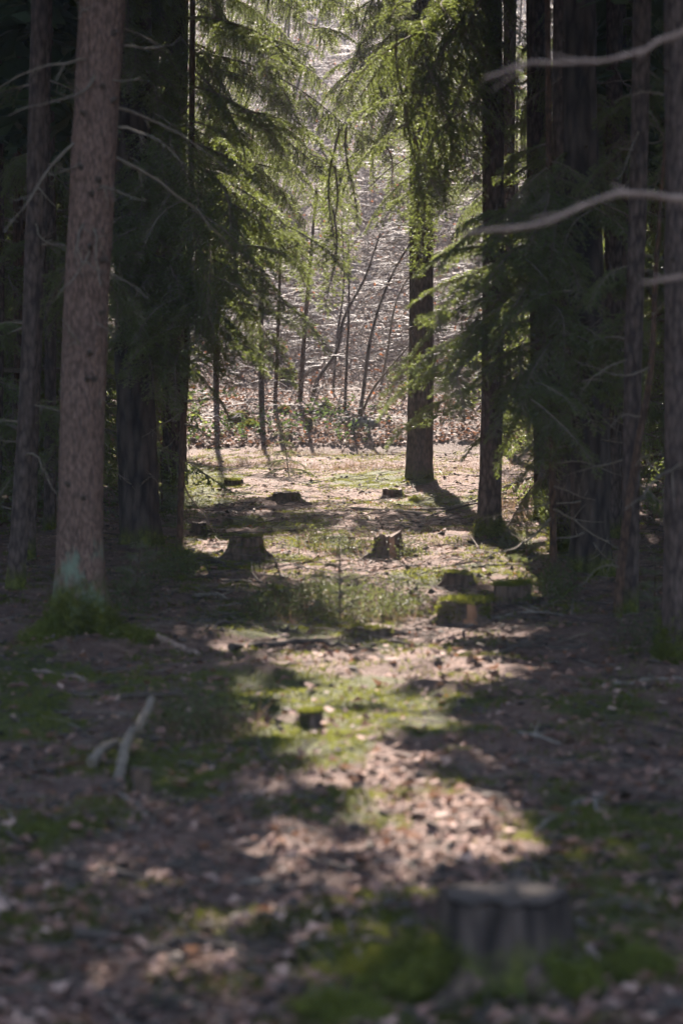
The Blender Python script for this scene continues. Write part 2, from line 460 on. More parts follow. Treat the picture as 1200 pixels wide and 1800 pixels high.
# ------------------------------------------------------------------ spruce boughs
def bough_mb(L, curtain, spread, seed, spacing=0.0065, nw=0.0062, nl=0.021, arch=0.10, twig_gap=0.032, lean=50, thin=1.0, gap2=0.042, tw=1.0):
    rg = np.random.default_rng(seed); mb = MB()
    t = np.linspace(0, 1, 11)
    ax = np.stack([L * t, 0.04 * L * np.sin(t * 5 + seed), arch * L * 4 * t * (1 - t)], -1)
    tube(mb, ax, np.linspace(0.011 * (0.5 + 0.5 * L), 0.002, 11), 4, 1, cap=False)
    segs = []
    n = int(L / twig_gap)
    for k in range(n):
        tt = 0.14 + 0.86 * (k + rg.random()) / n
        p0 = np.array([np.interp(tt, t, ax[:, c]) for c in range(3)])
        for sd in (-1, 1):
            if rg.random() > thin: continue
            ln = max(0.05, spread * L * (0.25 + 0.75 * (1 - tt)) * rg.uniform(0.45, 1.1) * min(1, 0.3 + tt * 3))
            aa = math.radians(lean + rg.uniform(-15, 15))
            d = np.array([math.cos(aa), sd * math.sin(aa), rg.uniform(-0.15, 0.2)])
            u = np.linspace(0, 1, 4)[:, None]
            cv = curtain * rg.uniform(0.6, 1.2)
            q = p0 + d * ln * u * (1 - 0.35 * min(1, cv) * u) + np.array([0, 0, -1]) * cv * ln * u ** 1.6
            tube(mb, q, [0.0035, 0.003, 0.002, 0.001], 3, 1, cap=False)
            segs += [(q[i], q[i + 1]) for i in range(3)]
            m = int(ln / gap2)
            for g in range(m):
                uu = (g + 0.6) / (m + 0.3)
                b = np.array([np.interp(uu, u[:, 0], q[:, c]) for c in range(3)])
                tg = (q[-1] - q[0]) / ln
                sdv = np.cross(tg, [0, 0, 1]) * (1 if g % 2 else -1)
                dd = tg * 0.75 + sdv * rg.uniform(0.4, 0.8) + np.array([0, 0, -0.35 * cv + rg.uniform(-0.1, 0.15)])
                dd /= np.linalg.norm(dd)
                segs.append((b, b + dd * rg.uniform(0.035, 0.085) * tw * (1.15 - 0.5 * uu)))
    segs.append((ax[-2], ax[-1]))
    A = np.array([s[0] for s in segs]); B = np.array([s[1] for s in segs])
    ln = np.linalg.norm(B - A, axis=1); cnt = np.maximum(2, (ln / spacing).astype(int))
    idx = np.repeat(np.arange(len(A)), cnt)
    u = rg.random(len(idx))[:, None]
    P = A[idx] + (B - A)[idx] * u
    tg = ((B - A) / ln[:, None])[idx]
    r = rg.normal(size=P.shape); r[:, 2] = r[:, 2] * 0.7 + 0.25
    r -= (r * tg).sum(1)[:, None] * tg; r /= np.linalg.norm(r, axis=1)[:, None] + 1e-9
    D = tg * 0.7 + r * 0.75; D /= np.linalg.norm(D, axis=1)[:, None]
    tris_at(mb, P, D, nl * rg.uniform(0.7, 1.15, len(P)), nw, 0)
    return mb

BM = {}
def reg(key, L, **kw):
    mb = bough_mb(L, **kw)
    BM[key] = (L, mb.mesh('spruce_branch_' + key, [M['needle'], M['dead_wood']], False))
reg('seed', 0.30, curtain=0.1, spread=0.4, seed=1, spacing=0.006, nw=0.0025, nl=0.014)
reg('seedb', 0.30, curtain=0.0, spread=0.5, seed=2, spacing=0.006, nw=0.0025, nl=0.014)
reg('flat_s', 0.75, curtain=0.25, spread=0.42, seed=3)
reg('flat_m', 1.15, curtain=0.3, spread=0.36, seed=4)
reg('flat_n', 1.15, curtain=0.5, spread=0.33, seed=5, arch=0.16)
reg('cur_m', 1.2, curtain=1.1, spread=0.36, seed=6, arch=0.14)
reg('cur_n', 1.2, curtain=1.5, spread=0.32, seed=7, arch=0.08)
reg('cur_l', 1.9, curtain=1.2, spread=0.32, seed=8, arch=0.08, thin=.8, twig_gap=.028, gap2=.032, tw=1.5, spacing=0.009, nw=0.0075)
reg('cur_k', 1.9, curtain=1.6, spread=0.28, seed=9, arch=0.10, thin=.7, twig_gap=.026, gap2=.032, tw=1.5, spacing=0.009, nw=0.0075)
reg('cur_x', 2.6, curtain=1.3, spread=0.26, seed=10, arch=0.08, thin=.7, twig_gap=.03, gap2=.034, tw=1.7, spacing=0.010, nw=0.008)
reg('tas', 1.0, curtain=0.0, spread=0.17, seed=12, lean=26, arch=0.04)
reg('tas2', 0.7, curtain=0.0, spread=0.22, seed=13, lean=30, arch=0.05)
FLAT = ['flat_s', 'flat_m', 'flat_n']; CUR = ['cur_m', 'cur_n', 'cur_l', 'cur_k', 'cur_x']; TAS = ['tas', 'tas2']

def aim(P0, P1, L, roll=0.0, fat=1.0):
    d = np.asarray(P1) - np.asarray(P0); ln = np.linalg.norm(d); x = d / ln
    up = np.array([0, 0, 1.0]) if abs(x[2]) < 0.93 else np.array([0, 1.0, 0.2])
    y = np.cross(up, x); y /= np.linalg.norm(y); z = np.cross(x, y)
    c, s = math.cos(roll), math.sin(roll)
    y, z = y * c + z * s, z * c - y * s
    k = ln / L
    w = k ** 0.5 * fat
    m = Matrix(((x[0] * k, y[0] * w, z[0] * w, P0[0]), (x[1] * k, y[1] * w, z[1] * w, P0[1]), (x[2] * k, y[2] * w, z[2] * w, P0[2]), (0, 0, 0, 1)))
    return m

def bough(tree, P0, P1, kinds, roll=None, fat=1.0):
    ln = float(np.linalg.norm(np.asarray(P1) - np.asarray(P0)))
    kk = sorted(kinds, key=lambda k: abs(math.log(BM[k][0] / ln)) + random.uniform(0, 0.25))[0]
    o = bpy.data.objects.new('branch', BM[kk][1]); COL.objects.link(o); o.parent = tree
    b = np.array(tree.location)
    o.matrix_local = aim(np.asarray(P0) - b, np.asarray(P1) - b, BM[kk][0], random.uniform(-0.25, 0.25) if roll is None else roll, fat)
    return o

# dead bare branches, five shapes shared by all trunks
DB = []
for k in range(6):
    rg = np.random.default_rng(50 + k); mb = MB()
    t = np.linspace(0, 1, 9)
    p = np.stack([t, 0.10 * np.sin(t * rg.uniform(2, 5)) * rg.choice([-1, 1]) + 0.02 * rg.normal(size=9).cumsum() * t, 0.10 * np.sin(t * 3.1) * rg.uniform(-.4, 1) + 0.015 * rg.normal(size=9).cumsum()], -1)
    tube(mb, p, np.linspace(0.014, 0.004, 9), 5, 0)
    for q in range(4 + k % 4):
        i0 = rg.integers(2, 8); d = np.array([rg.uniform(.5, 1), rg.choice([-1, 1]) * rg.uniform(.4, 1), rg.uniform(-.7, .1)])
        ln = rg.uniform(.1, .35) * (1.1 - t[i0]); u = np.linspace(0, 1, 4)[:, None]
        tube(mb, p[i0] + d * ln * u + np.array([0, 0, -0.3]) * ln * u ** 2, [0.006, 0.005, 0.0035, 0.002], 3, 0)
    DB.append(mb.mesh('dead_branch', [M['dead_wood']]))
def dead(tree, P0, P1, thick=1.0, mesh=None):
    o = bpy.data.objects.new('dead_branch', mesh or random.choice(DB)); COL.objects.link(o); o.parent = tree
    b = np.array(tree.location)
    o.matrix_local = aim(np.asarray(P0) - b, np.asarray(P1) - b, 1.0, random.uniform(-3, 3), thick)
    return o

# ------------------------------------------------------------------ tall trees
class Tree: pass
def trunk_mesh(path, r0, r1, seed, flare=0.7, lobes=5, ridges=0.05, sides=30, mat='bark', rz=0.16, rtop=0.04, zfine=7.5):
    """path: points from base (local z=0) up to the tree top"""
    H = path[-1][2]
    zs = np.concatenate([[-0.25, -0.1, 0.0], np.geomspace(0.04, 0.6, 10), np.arange(0.7, min(zfine, H), 0.14), np.linspace(min(zfine, H), H, 8)[1:] if H > zfine else []])
    P = np.asarray(path, float); o = np.argsort(P[:, 2])
    dense = smooth_path(P[o], 200)
    ax = np.interp(zs, dense[:, 2], dense[:, 0]); ay = np.interp(zs, dense[:, 2], dense[:, 1])
    k = np.clip(zs / zfine, 0, 1)
    r = r0 + (r1 - r0) * k
    if H > zfine:
        r = np.where(zs > zfine, r1 + (rtop - r1) * (zs - zfine) / (H - zfine), r)
    th = np.linspace(0, 2 * math.pi, sides, endpoint=False)
    rg = np.random.default_rng(seed); ph = rg.uniform(0, 6.28, 3)
    e = np.exp(-np.maximum(zs, -0.05) / rz)[:, None]
    lob = 0.55 + 0.45 * np.cos(lobes * th + ph[0])[None, :] + 0.35 * np.cos(2 * th + ph[1])[None, :]
    R = r[:, None] * (1 + flare * e * lob)
    cx, cy = np.cos(th)[None, :], np.sin(th)[None, :]
    nz = noise3(cx * 3.2, cy * 3.2, zs[:, None] * 2.2, seed) * 0.5 + noise3(cx * 7, cy * 7, zs[:, None] * 6, seed + 1)
    R = R * (1 + ridges * nz)
    R = R * (1 + 0.03 * noise3(cx, cy, zs[:, None] * 1.3, seed + 2))
    v = np.stack([ax[:, None] + R * cx, ay[:, None] + R * cy, zs[:, None] + 0 * R], -1).reshape(-1, 3)
    n = len(zs); i = np.arange(n - 1)[:, None] * sides; j = np.arange(sides)[None, :]; kk = (j + 1) % sides
    f = np.stack([i + j, i + kk, i + sides + kk, i + sides + j], -1).reshape(-1, 4)
    mb = MB(); mb.add(v, f)
    return mb.mesh('trunk', [M[mat]]), dense

def canopy_cards(axis_fn, z0, z1, reach, seed, whorl=0.52, per=7, cards=18, rel=True):
    """boughs above the picture as drooping rows of foliage sprays; sprays in the sun lanes stay out"""
    rg = np.random.default_rng(seed); C, D = [], []
    z = z0
    while z < z1:
        f = (z - z0) / (z1 - z0)
        ln0 = reach * (1 - f) ** 0.8 * min(1, 0.55 + f * 3) + 0.25
        for q in range(per):
            az = rg.uniform(0, 6.283); ln = ln0 * rg.uniform(0.7, 1.1)
            d = np.array([math.cos(az), math.sin(az), 0]); s = np.array([-d[1], d[0], 0])
            b = axis_fn(z + rg.uniform(-.2, .2))
            u = rg.uniform(0.12, 1, cards); sd = rg.choice([-1, 1], cards)
            sl = 0.32 * ln * (1.15 - u) + 0.12
            P = b + d * (u * ln)[:, None] + np.array([0, 0, -1]) * (0.28 * ln * u ** 1.5)[:, None]
            dd = d * 0.6 + s * sd[:, None] * 0.8 + np.array([0, 0, -1]) * rg.uniform(.1, .7, cards)[:, None]
            dd /= np.linalg.norm(dd, axis=1)[:, None]
            C.append(P); D.append(dd * sl[:, None])
        z += whorl
    C = np.concatenate(C); D = np.concatenate(D)
    m = ~in_sun_lane(C + D * 0.5)
    return C[m], D[m]

def cards_mesh(mb, C, D, base):
    n = len(C)
    if not n: return
    r = RNG.normal(size=(n, 3)); r[:, 2] += 1.2
    s = np.cross(D, r); s /= np.linalg.norm(s, axis=1)[:, None] + 1e-9
    w = (np.linalg.norm(D, axis=1) * 0.20)[:, None]
    px_, py_ = proj(C)                         # coarse sprays stay above the picture, the fine boughs fill it
    m = (C[:, 1] > 4) & (px_ > 150) & (px_ < 1060) & (py_ > -60) & (py_ < 1100)
    C, D, s, w = C[~m], D[~m], s[~m], w[~m]; n = len(C)
    if not n: return
    C = C - base
    v = np.stack([C, C + D * .45 + s * w, C + D, C + D * .45 - s * w], 1).reshape(-1, 3)
    mb.add(v, np.arange(4 * n).reshape(-1, 4), 0)

def tall_tree(label, basepx, axis, w0, w1, mat='bark', H=20, reach=1.9, z0=None, seed=0, flare=0.7, ridges=0.05, rz=0.16, sides=30, name='spruce_tree', crown=True, lobes=5, group='spruces lining the path'):
    b = G(*basepx); Yd = b[1]
    pts = [np.zeros(3)]
    for (ax_, ay_) in axis:
        pts.append(dpt(ax_, ay_, Yd) - b)
    last = pts[-1]; dr = (pts[-1] - pts[-2]); dr = dr / dr[2] * 0.5
    if H > last[2] + 1: pts.append(last + np.array([dr[0] * (H - last[2]), 0, H - last[2]]))
    m = Yd / FPX
    root = empty(name, b, label, 'tree', group)
    me, dense = trunk_mesh(pts, w0 * m / 2, w1 * m / 2, seed, flare, lobes, ridges, sides, mat, rz)
    link('trunk', me, root)
    T = Tree(); T.root = root; T.base = b; T.Y = Yd; T.w0 = w0 * m; T.H = H
    def axis_fn(z):   # world point on the trunk axis at height z above the base
        return b + np.array([np.interp(z, dense[:, 2], dense[:, 0]), np.interp(z, dense[:, 2], dense[:, 1]), z])
    T.at = axis_fn
    def at_py(py):    # trunk point seen at photo row py
        zz = np.linspace(0, H, 300); pp = np.array([axis_fn(q) for q in zz]); _, yy = proj(pp)
        return pp[int(np.argmin(np.abs(yy - py)))]
    T.row = at_py
    T.z0 = z0 if z0 is not None else CAMZ + Yd * 0.137 + 0.7
    if crown:
        C, D = canopy_cards(axis_fn, T.z0, H, reach, seed + 300)
        mb = MB(); cards_mesh(mb, C, D, b)
        link('crown', mb.mesh('crown', [M['canopy']], False), root)
    return T

TR = {}
TR['A'] = tall_tree('large reddish trunk with a moss skirt and pale lichen on its foot', (147, 1122), [(143, 1000), (149, 600), (164, 300), (181, 0)], 80, 74, 'bark_red', 21, reach=2.8, seed=1, flare=1.15, rz=0.17, ridges=0.035, sides=44)
TR['B'] = tall_tree('slim dark trunk leaning slightly at the left picture edge', (28, 1035), [(53, 600), (62, 300), (70, 0)], 32, 26, 'bark', 17, seed=2, flare=0.35)
TR['C'] = tall_tree('thinnest dark trunk just behind the slim trunk at the left edge', (52, 985), [(66, 600), (78, 300), (84, 0)], 18, 14, 'bark', 14, seed=3, flare=0.3, sides=18)
TR['D'] = tall_tree('thick dark trunk with coarse plated bark right of the reddish trunk', (247, 956), [(241, 800), (236, 600), (232, 300), (230, 0)], 68, 60, 'bark_plate', 22, seed=4, flare=0.38, ridges=0.10, sides=44)
TR['E'] = tall_tree('greyish trunk squeezed behind the coarse plated trunk', (271, 842), [(270, 600), (268, 300), (268, 0)], 26, 22, 'bark_grey', 19, seed=5, flare=0.3)
TR['F'] = tall_tree('dark brown trunk behind the broken stub left of the clearing', (308, 853), [(305, 600), (308, 300), (312, 0)], 42, 36, 'bark', 21, seed=6, flare=0.35, ridges=0.07)
TR['J'] = tall_tree('straight brown trunk standing alone behind the clearing', (737, 847), [(739, 700), (740, 400), (742, 0)], 44, 38, 'bark', 22, seed=7, flare=0.28, ridges=0.06, reach=2.0)
TR['K'] = tall_tree('dark trunk right of the clearing, its foot in a sun patch', (859, 944), [(864, 700), (867, 400), (864, 0)], 40, 32, 'bark', 21, reach=2.7, seed=8, flare=0.32, ridges=0.07)
TR['L'] = tall_tree('reddish slim trunk close behind the dark trunk by the clearing', (887, 800), [(888, 600), (893, 300), (896, 0)], 22, 22, 'bark', 18, seed=9, flare=0.2)
TR['M'] = tall_tree('even dark trunk with a mossy foot behind the twin thick trunks', (958, 923), [(952, 700), (945, 400), (943, 0)], 34, 36, 'bark', 20, seed=10, flare=0.4)
TR['N'] = tall_tree('dark trunk with a bright mossy root edge, left of the thickest one', (988, 972), [(990, 700), (988, 300), (987, 0)], 36, 27, 'bark', 19, reach=2.7, seed=11, flare=0.55, rz=0.25)
TR['O'] = tall_tree('thickest dark scaly trunk among the right hand trees', (1037, 1008), [(1037, 800), (1032, 600), (1022, 300), (1018, 0)], 66, 50, 'bark_plate', 22, reach=3.0, seed=12, flare=0.3, ridges=0.09, sides=44)
TR['P'] = tall_tree('dark trunk half hidden behind the thickest scaly trunk', (1076, 952), [(1077, 600), (1078, 300), (1080, 0)], 30, 28, 'bark', 19, seed=13, flare=0.3)
TR['Q'] = tall_tree('dark smooth trunk behind the thin leaning dead stem', (1106, 1087), [(1113, 600), (1122, 300), (1128, 0)], 30, 34, 'bark', 18, reach=3.1, seed=14, flare=0.3)
TR['S'] = tall_tree('large trunk with a mossy foot cut by the right picture edge', (1218, 1165), [(1216, 600), (1216, 300), (1214, 0)], 98, 88, 'bark', 22, reach=3.3, seed=15, flare=0.42, rz=0.2, sides=44)

# moss climbing the trunk feet
for t, zt in (('A', .30), ('S', .30), ('N', .34), ('K', .16), ('M', .22), ('J', .08)):
    T = TR[t]; me = [c for c in T.root.children if c.name.startswith('trunk')][0].data
    v = np.empty(len(me.vertices) * 3); me.vertices.foreach_get('co', v); v = v.reshape(-1, 3)
    v = v[(v[:, 2] > -.05) & (v[:, 2] < .6)]
    w = v[np.clip(RNG.random(7000) * len(v), 0, len(v) - 1).astype(int)] + RNG.normal(size=(7000, 3)) * np.array([.012, .012, .025])
    w = w[w[:, 2] < zt * (.75 + .9 * noise3(w[:, 0] * 9, w[:, 1] * 9, w[:, 2] * 3, 31))]
    d = np.c_[w[:, :2] / (np.linalg.norm(w[:, :2], axis=1)[:, None] + 1e-6), np.full(len(w), .3)] + RNG.normal(size=w.shape) * .5; d /= np.linalg.norm(d, axis=1)[:, None]
    mb = MB(); tris_at(mb, w, d, RNG.uniform(.012, .03, len(w)), .009); link('moss_cover', mb.mesh('moss_cover', [M['mossblade']], False), T.root)

# thin young spruces of the understory, live boughs low down
TR['H'] = tall_tree('thin young spruce with drooping boughs beside the plated trunk', (315, 967), [(322, 750), (329, 600), (336, 300), (338, 100)], 12, 8, 'bark_thin', 7.0, seed=16, flare=0.2, sides=14, crown=False, name='young_spruce', group='young spruces under the tall trees')
TR['U'] = tall_tree('young spruce with sunlit boughs in front of the right hand trunks', (972, 1020), [(970, 800), (968, 600), (965, 300), (962, 0)], 12, 9, 'bark_thin', 7.0, seed=17, flare=0.2, sides=14, crown=False, name='young_spruce', group='young spruces under the tall trees')
TR['I'] = tall_tree('slim stem on the bank at the left of the leafy slope', (380, 703), [(380, 600), (383, 300), (384, 0)], 10, 8, 'bark', 13, seed=18, flare=0.2, sides=12)

# taller trunks deep in the dark stand on both sides
k = 0
for sd, px0, px1, n in ((-1, -40, 240, 15), (1, 985, 1260, 9)):
    got = []
    while len(got) < n:
        px_, Yq = random.uniform(px0, px1), random.uniform(19, 34)
        x_ = (px_ - 600) / FPX * Yq
        if any(abs(x_ - a) + abs(Yq - c) < 1.3 for a, c in got): continue
        got.append((x_, Yq)); k += 1
        q = np.array([x_, Yq, 0.0]); q[2] = float(gz(x_, Yq)); bx, by = proj(q)
        tall_tree('slender trunk deep in the dark stand at the far ' + ('left' if sd < 0 else 'right'), (float(bx), float(by)), [(bx + random.uniform(-6, 6), 500), (bx + random.uniform(-14, 14), 0)],
                  random.uniform(16, 26), random.uniform(14, 20), 'bark', random.uniform(16, 20), 2.0, 3.6, 400 + k, .25, sides=14, group='slender trunks in the dark stand')

# boughs: (tree, start px, end px, start depth offset, end depth offset, kinds)
AUTO = False
def B(t, s, e, d0=0.0, d1=0.0, kinds=CUR, fat=1.0, roll=None):
    T = TR[t]
    P0 = T.row(s[1]) if len(s) == 2 and s[0] is None else dpt(s[0], s[1], T.Y + d0)
    P1 = dpt(e[0], e[1], T.Y + d1)
    if AUTO and in_sun_lane(P0 + (P1 - P0) * np.array([[.35], [.6], [.85], [1.0]])).sum() > 1: return
    bough(T.root, P0, P1, kinds, roll, fat)
    ln = np.linalg.norm(P1 - P0)
    if ln > 0.9 and fat == 1.0:            # side boughs fill the long ones out
        for _ in range(2 if ln < 1.4 else 4):
            u = random.uniform(.3, .95); c = P0 + (P1 - P0) * u + np.array([0, 0, .12 * ln * 4 * u * (1 - u) * .8])
            h = (P1 - P0) / ln; a = random.choice([-1, 1]) * random.uniform(.5, 1.2)
            d = np.array([h[0] * math.cos(a) - h[1] * math.sin(a), h[0] * math.sin(a) + h[1] * math.cos(a), random.uniform(-.9, -.25)])
            bough(T.root, c, c + d / np.linalg.norm(d) * random.uniform(.4, .8), ['flat_s', 'flat_n', 'cur_m'])
N_ = None
for s, e, d in [(380, (540, 490), .2), (360, (505, 450), -.4), (300, (520, 420), .4), (470, (480, 600), -.3), (520, (445, 645), -.5), (430, (430, 560), -.8),
                (250, (470, 350), -.2), (440, (240, 560), -.5), (520, (250, 650), .3), (560, (410, 690), .5), (330, (230, 470), .4), (480, (350, 660), -1.0),
                (210, (440, 300), .5), (180, (250, 350), -.4), (600, (300, 720), -.6), (400, (380, 560), -1.1), (240, (330, 430), -1.1), (290, (420, 470), -.9), (150, (480, 260), -.5)]:
    B('H', (N_, s), e, 0, d, FLAT + ['cur_m', 'cur_n'])
for s, e, d in [(430, (500, 545), -.3), (460, (450, 610), .1), (500, (410, 640), -.6), (350, (530, 470), .2), (390, (470, 520), -.6), (540, (380, 660), -.2), (330, (430, 460), -.8), (410, (420, 520), .5), (480, (330, 620), -.9), (440, (290, 540), -.7), (300, (260, 420), -.8), (560, (470, 660), .1), (360, (290, 470), .3)]:
    B('H', (N_, s), e, 0, d, FLAT + ['cur_m'])
for s, e, d in [(150, (610, 330), .3), (90, (640, 250), -.3), (30, (600, 170), .5), (-60, (575, 70), .2), (-80, (632, 30), -.5), (230, (540, 390), .5), (180, (570, 310), -.6),
                (220, (480, 340), -.8), (120, (440, 250), -1.0), (10, (490, 130), -.9), (-60, (420, 60), -.7), (60, (390, 170), -1.4), (180, (370, 310), -1.2), (-120, (520, 10), .4),
                (60, (540, 240), 0), (-30, (560, 120), .8), (270, (440, 400), .3), (0, (200, 150), -.5), (120, (220, 260), .4), (-60, (240, 40), 1.0), (240, (190, 380), .3), (200, (600, 380), .9), (300, (520, 440), -.2), (-150, (460, -20), -.6), (340, (480, 450), .8), (310, (410, 470), -1.2)]:
    B('F', (N_, s), e, 0, d)
for s, e, d in [(-60, (700, 110), -.5), (-20, (735, 320), -.6), (60, (760, 340), -.3), (20, (800, 260), -.8), (-90, (690, 40), -.2), (-40, (745, 200), -.9), (100, (792, 340), -.6),
                (-120, (760, 60), -.7), (-60, (820, 90), -.9), (-100, (720, 150), -.6), (0, (715, 230), -.5)]:
    B('K', (N_, s), e, 0, d, ['cur_m', 'cur_n'] + TAS)
B('K', (845, -70), (588, 245), 0, -.2, ['cur_l'], .6)
for s, e in [((592, 225), (583, 462)), ((612, 215), (622, 400)), ((715, 100), (735, 345)), ((740, 90), (722, 290)), ((770, 120), (782, 330)), ((700, 60), (706, 240)), ((755, 160), (765, 345)), ((790, 100), (805, 300))]:
    B('K', s, e, -.3, -.3, TAS)
for s, e, d in [(40, (800, 110), .2), (120, (792, 190), -.3), (190, (798, 270), .4), (260, (795, 350), 0), (320, (798, 430), .5), (10, (820, 60), -.4), (380, (930, 440), .3), (220, (1000, 300), .6), (80, (990, 160), .5)]:
    B('L', (N_, s), e, 0, d, ['flat_n', 'cur_m', 'flat_m'])
for s, e, d in [(470, (752, 570), -.5), (400, (775, 480), -.2), (520, (795, 650), -.7), (600, (800, 735), -.4), (640, (862, 770), -.9), (520, (722, 625), .1), (390, (842, 450), -.7),
                (500, (882, 610), -1.0), (600, (930, 720), -1.1), (430, (1010, 530), -.9), (310, (1062, 400), .3), (300, (902, 390), -.8), (540, (1000, 660), -1.1), (470, (1060, 570), -.5),
                (560, (1095, 660), .2), (640, (1040, 760), -.6), (250, (880, 320), .4), (660, (880, 830), .2), (560, (770, 690), -.9), (620, (830, 660), .5), (350, (930, 450), -1.2), (440, (840, 540), -1.0), (680, (960, 820), -.9), (420, (905, 520), .4)]:
    B('U', (N_, s), e, 0, d, FLAT + ['cur_m'])
AUTO = True
for q in range(70):
    y = random.uniform(-220, 330); tx = random.uniform(210, 470); B('F', (N_, y), (tx, y + random.uniform(90, 190)), 0, random.uniform(-1.6, .8))
for q in range(26):
    y = random.uniform(-60, 480); tx = random.uniform(215, 520); B('H', (N_, y), (tx, y + random.uniform(70, 170)), 0, random.uniform(-1.0, .6), FLAT + ['cur_m', 'cur_n'])
for q in range(15):
    y = random.uniform(120, 700); tx = random.uniform(830, 1120); B('U', (N_, y), (tx, y + random.uniform(50, 130)), 0, random.uniform(-.9, 1.0), FLAT + ['cur_m'])
for q in range(10):
    y = random.uniform(-60, 360); tx = random.uniform(905, 1060); B('M', (N_, y), (tx, y + random.uniform(50, 150)), 0, random.uniform(-.9, 1.0))
for q in range(12):
    y = random.uniform(-120, 140); tx = random.uniform(690, 800); B('K', (N_, y), (tx, y + random.uniform(120, 220)), 0, random.uniform(-1.0, .1), ['cur_m', 'cur_n'] + TAS)
AUTO = False
for s_, e_, d_ in [(-20, (610, 140), -.5), (-110, (640, 60), -.6), (20, (575, 230), .4), (100, (622, 280), .1), (150, (655, 330), .5), (-60, (670, 100), .4), (-150, (600, 0), -.1), (-130, (680, 20), .5), (-40, (620, 110), .2), (40, (655, 200), -.3), (0, (690, 150), -.7), (-90, (600, 50), .5), (60, (640, 165), .6), (130, (672, 260), -.2), (200, (800, 270), -.3), (-140, (560, 20), -.2)]:
    B('J', (N_, s_), e_, 0, d_, ['cur_m', 'flat_n', 'cur_l'])
for q in range(16):
    y = random.uniform(60, 560); T_ = TR['J']; dead(T_.root, T_.row(y), dpt(random.uniform(590, 700), y + random.uniform(-10, 110), T_.Y + random.uniform(-.4, .6)), .55)
B('J', (N_, 300), (640, 410), 0, -.2, ['flat_m', 'flat_n'], .8)
B('J', (N_, 360), (700, 400), 0, -.5, ['flat_s'], .8)
B('J', (N_, 340), (748, 425), 0, -.9, ['flat_s'], .8)
B('J', (N_, 20), (590, 190), 0, -.3, ['cur_l'], .7)
B('J', (N_, -60), (650, 60), 0, .3, ['cur_m'], .8)
B('J', (N_, 80), (840, 170), 0, .4, ['cur_m'], .8)
AUTO = True
for q in range(26):
    y = random.uniform(-40, 560); tx = random.uniform(195, 330); AUTO = False; B('D', (N_, y), (tx, y + random.uniform(60, 150)), 0, random.uniform(-.9, -.3), FLAT + ['cur_m'])
AUTO = True
for t, n, y0, y1, sp in [('B', 8, 50, 800, 200), ('C', 8, 100, 850, 160), ('D', 12, 0, 640, 120), ('E', 8, 0, 560, 120), ('M', 8, 100, 800, 110), ('N', 8, 50, 850, 140), ('O', 8, 150, 800, 130), ('P', 10, 0, 800, 120), ('Q', 10, 0, 900, 110), ('I', 9, 0, 560, 70)]:
    for q in range(n):
        y = random.uniform(y0, y1); c = proj(TR[t].row(y))[0]
        x = c + random.choice([-1, 1]) * random.uniform(.4, 1) * sp
        B(t, (N_, y), (x, y + random.uniform(40, 130)), 0, random.uniform(-.2, 1.2), FLAT + ['cur_m', 'cur_n'])

# dead branches: the reddish trunk's own, read off the photo, then random ones on the rest
def Dd(t, s, e, d1=0.0, thick=1.0):
    T = TR[t]; P0 = T.row(s)
    dead(T.root, P0, dpt(e[0], e[1], T.Y + d1), thick)
for s, e, d in [(105, (0, 160), -.4), (122, (35, 200), -.8), (215, (20, 430), -.5), (285, (105, 290), -.4), (62, (322, 78), .3), (130, (275, 140), -.2), (185, (410, 270), .4), (240, (348, 292), -.2),
                (245, (425, 440), .6), (340, (240, 345), -.5), (375, (110, 530), -.35), (470, (270, 508), -.1), (30, (130, 28), -.4), (395, (180, 500), -.45), (365, (140, 470), -.55), (520, (200, 600), -.2), (640, (100, 560), -.4), (20, (300, 70), .5)]:
    Dd('A', s, e, d, 0.8)
for t, n, y0, y1, sp in [('B', 5, 100, 900, 90), ('D', 5, 500, 900, 90), ('F', 5, 500, 800, 70), ('J', 9, 380, 800, 90), ('K', 9, 60, 900, 90), ('L', 6, 0, 500, 80), ('M', 8, 0, 850, 90), ('N', 8, 100, 900, 100), ('O', 12, 50, 950, 150), ('P', 6, 100, 850, 80), ('Q', 9, 150, 1000, 110), ('S', 8, 100, 1000, 150), ('H', 9, 500, 900, 90), ('U', 10, 500, 950, 160)]:
    for q in range(n):
        y = random.uniform(y0, y1); c = proj(TR[t].row(y))[0]
        e = (c + random.choice([-1, 1]) * random.uniform(.4, 1) * sp, y + random.uniform(-30, 90))
        if t == 'J' and e[0] < c: e = (e[0], y + random.uniform(-20, 25))
        Dd(t, y, e, random.uniform(-.9, .5), 0.7)

# knots and snapped branch stubs on the bark
SM = MB(); tube(SM, np.array([[-.3, 0, 0], [.3, 0, .04], [.8, .03, .1], [1.0, .02, .1]]), [.42, .34, .22, .12], 7, 0, .25, 3)
SM = SM.mesh('branch_stub', [M['dark_wood']])
def stub(t, px, py, ln=.05):
    T = TR[t]; c = T.row(py); w = T.w0 * .46
    u = np.clip((px - proj(c)[0]) * T.Y / FPX / w, -.98, .98)
    d = np.array([u, -math.sqrt(1 - u * u), .15]); p = c + d * w * .95
    o = link('branch_stub', SM, T.root); o.matrix_local = aim(p - T.base, p + d * ln - T.base, 1.0, 0, ln ** .5)
for px, py in [(183, 165), (198, 188), (152, 212), (147, 290), (165, 352), (162, 445), (181, 470), (178, 552), (160, 620), (157, 663), (166, 678), (150, 880), (125, 855), (176, 330), (200, 60)]: stub('A', px, py)
for t in 'SJKMO':
    for q in range(9):
        py = random.uniform(40, 800); c = proj(TR[t].row(py))[0]; stub(t, c + random.uniform(-.6, .6) * TR[t].w0 / TR[t].Y * FPX, py, random.uniform(.03, .06))

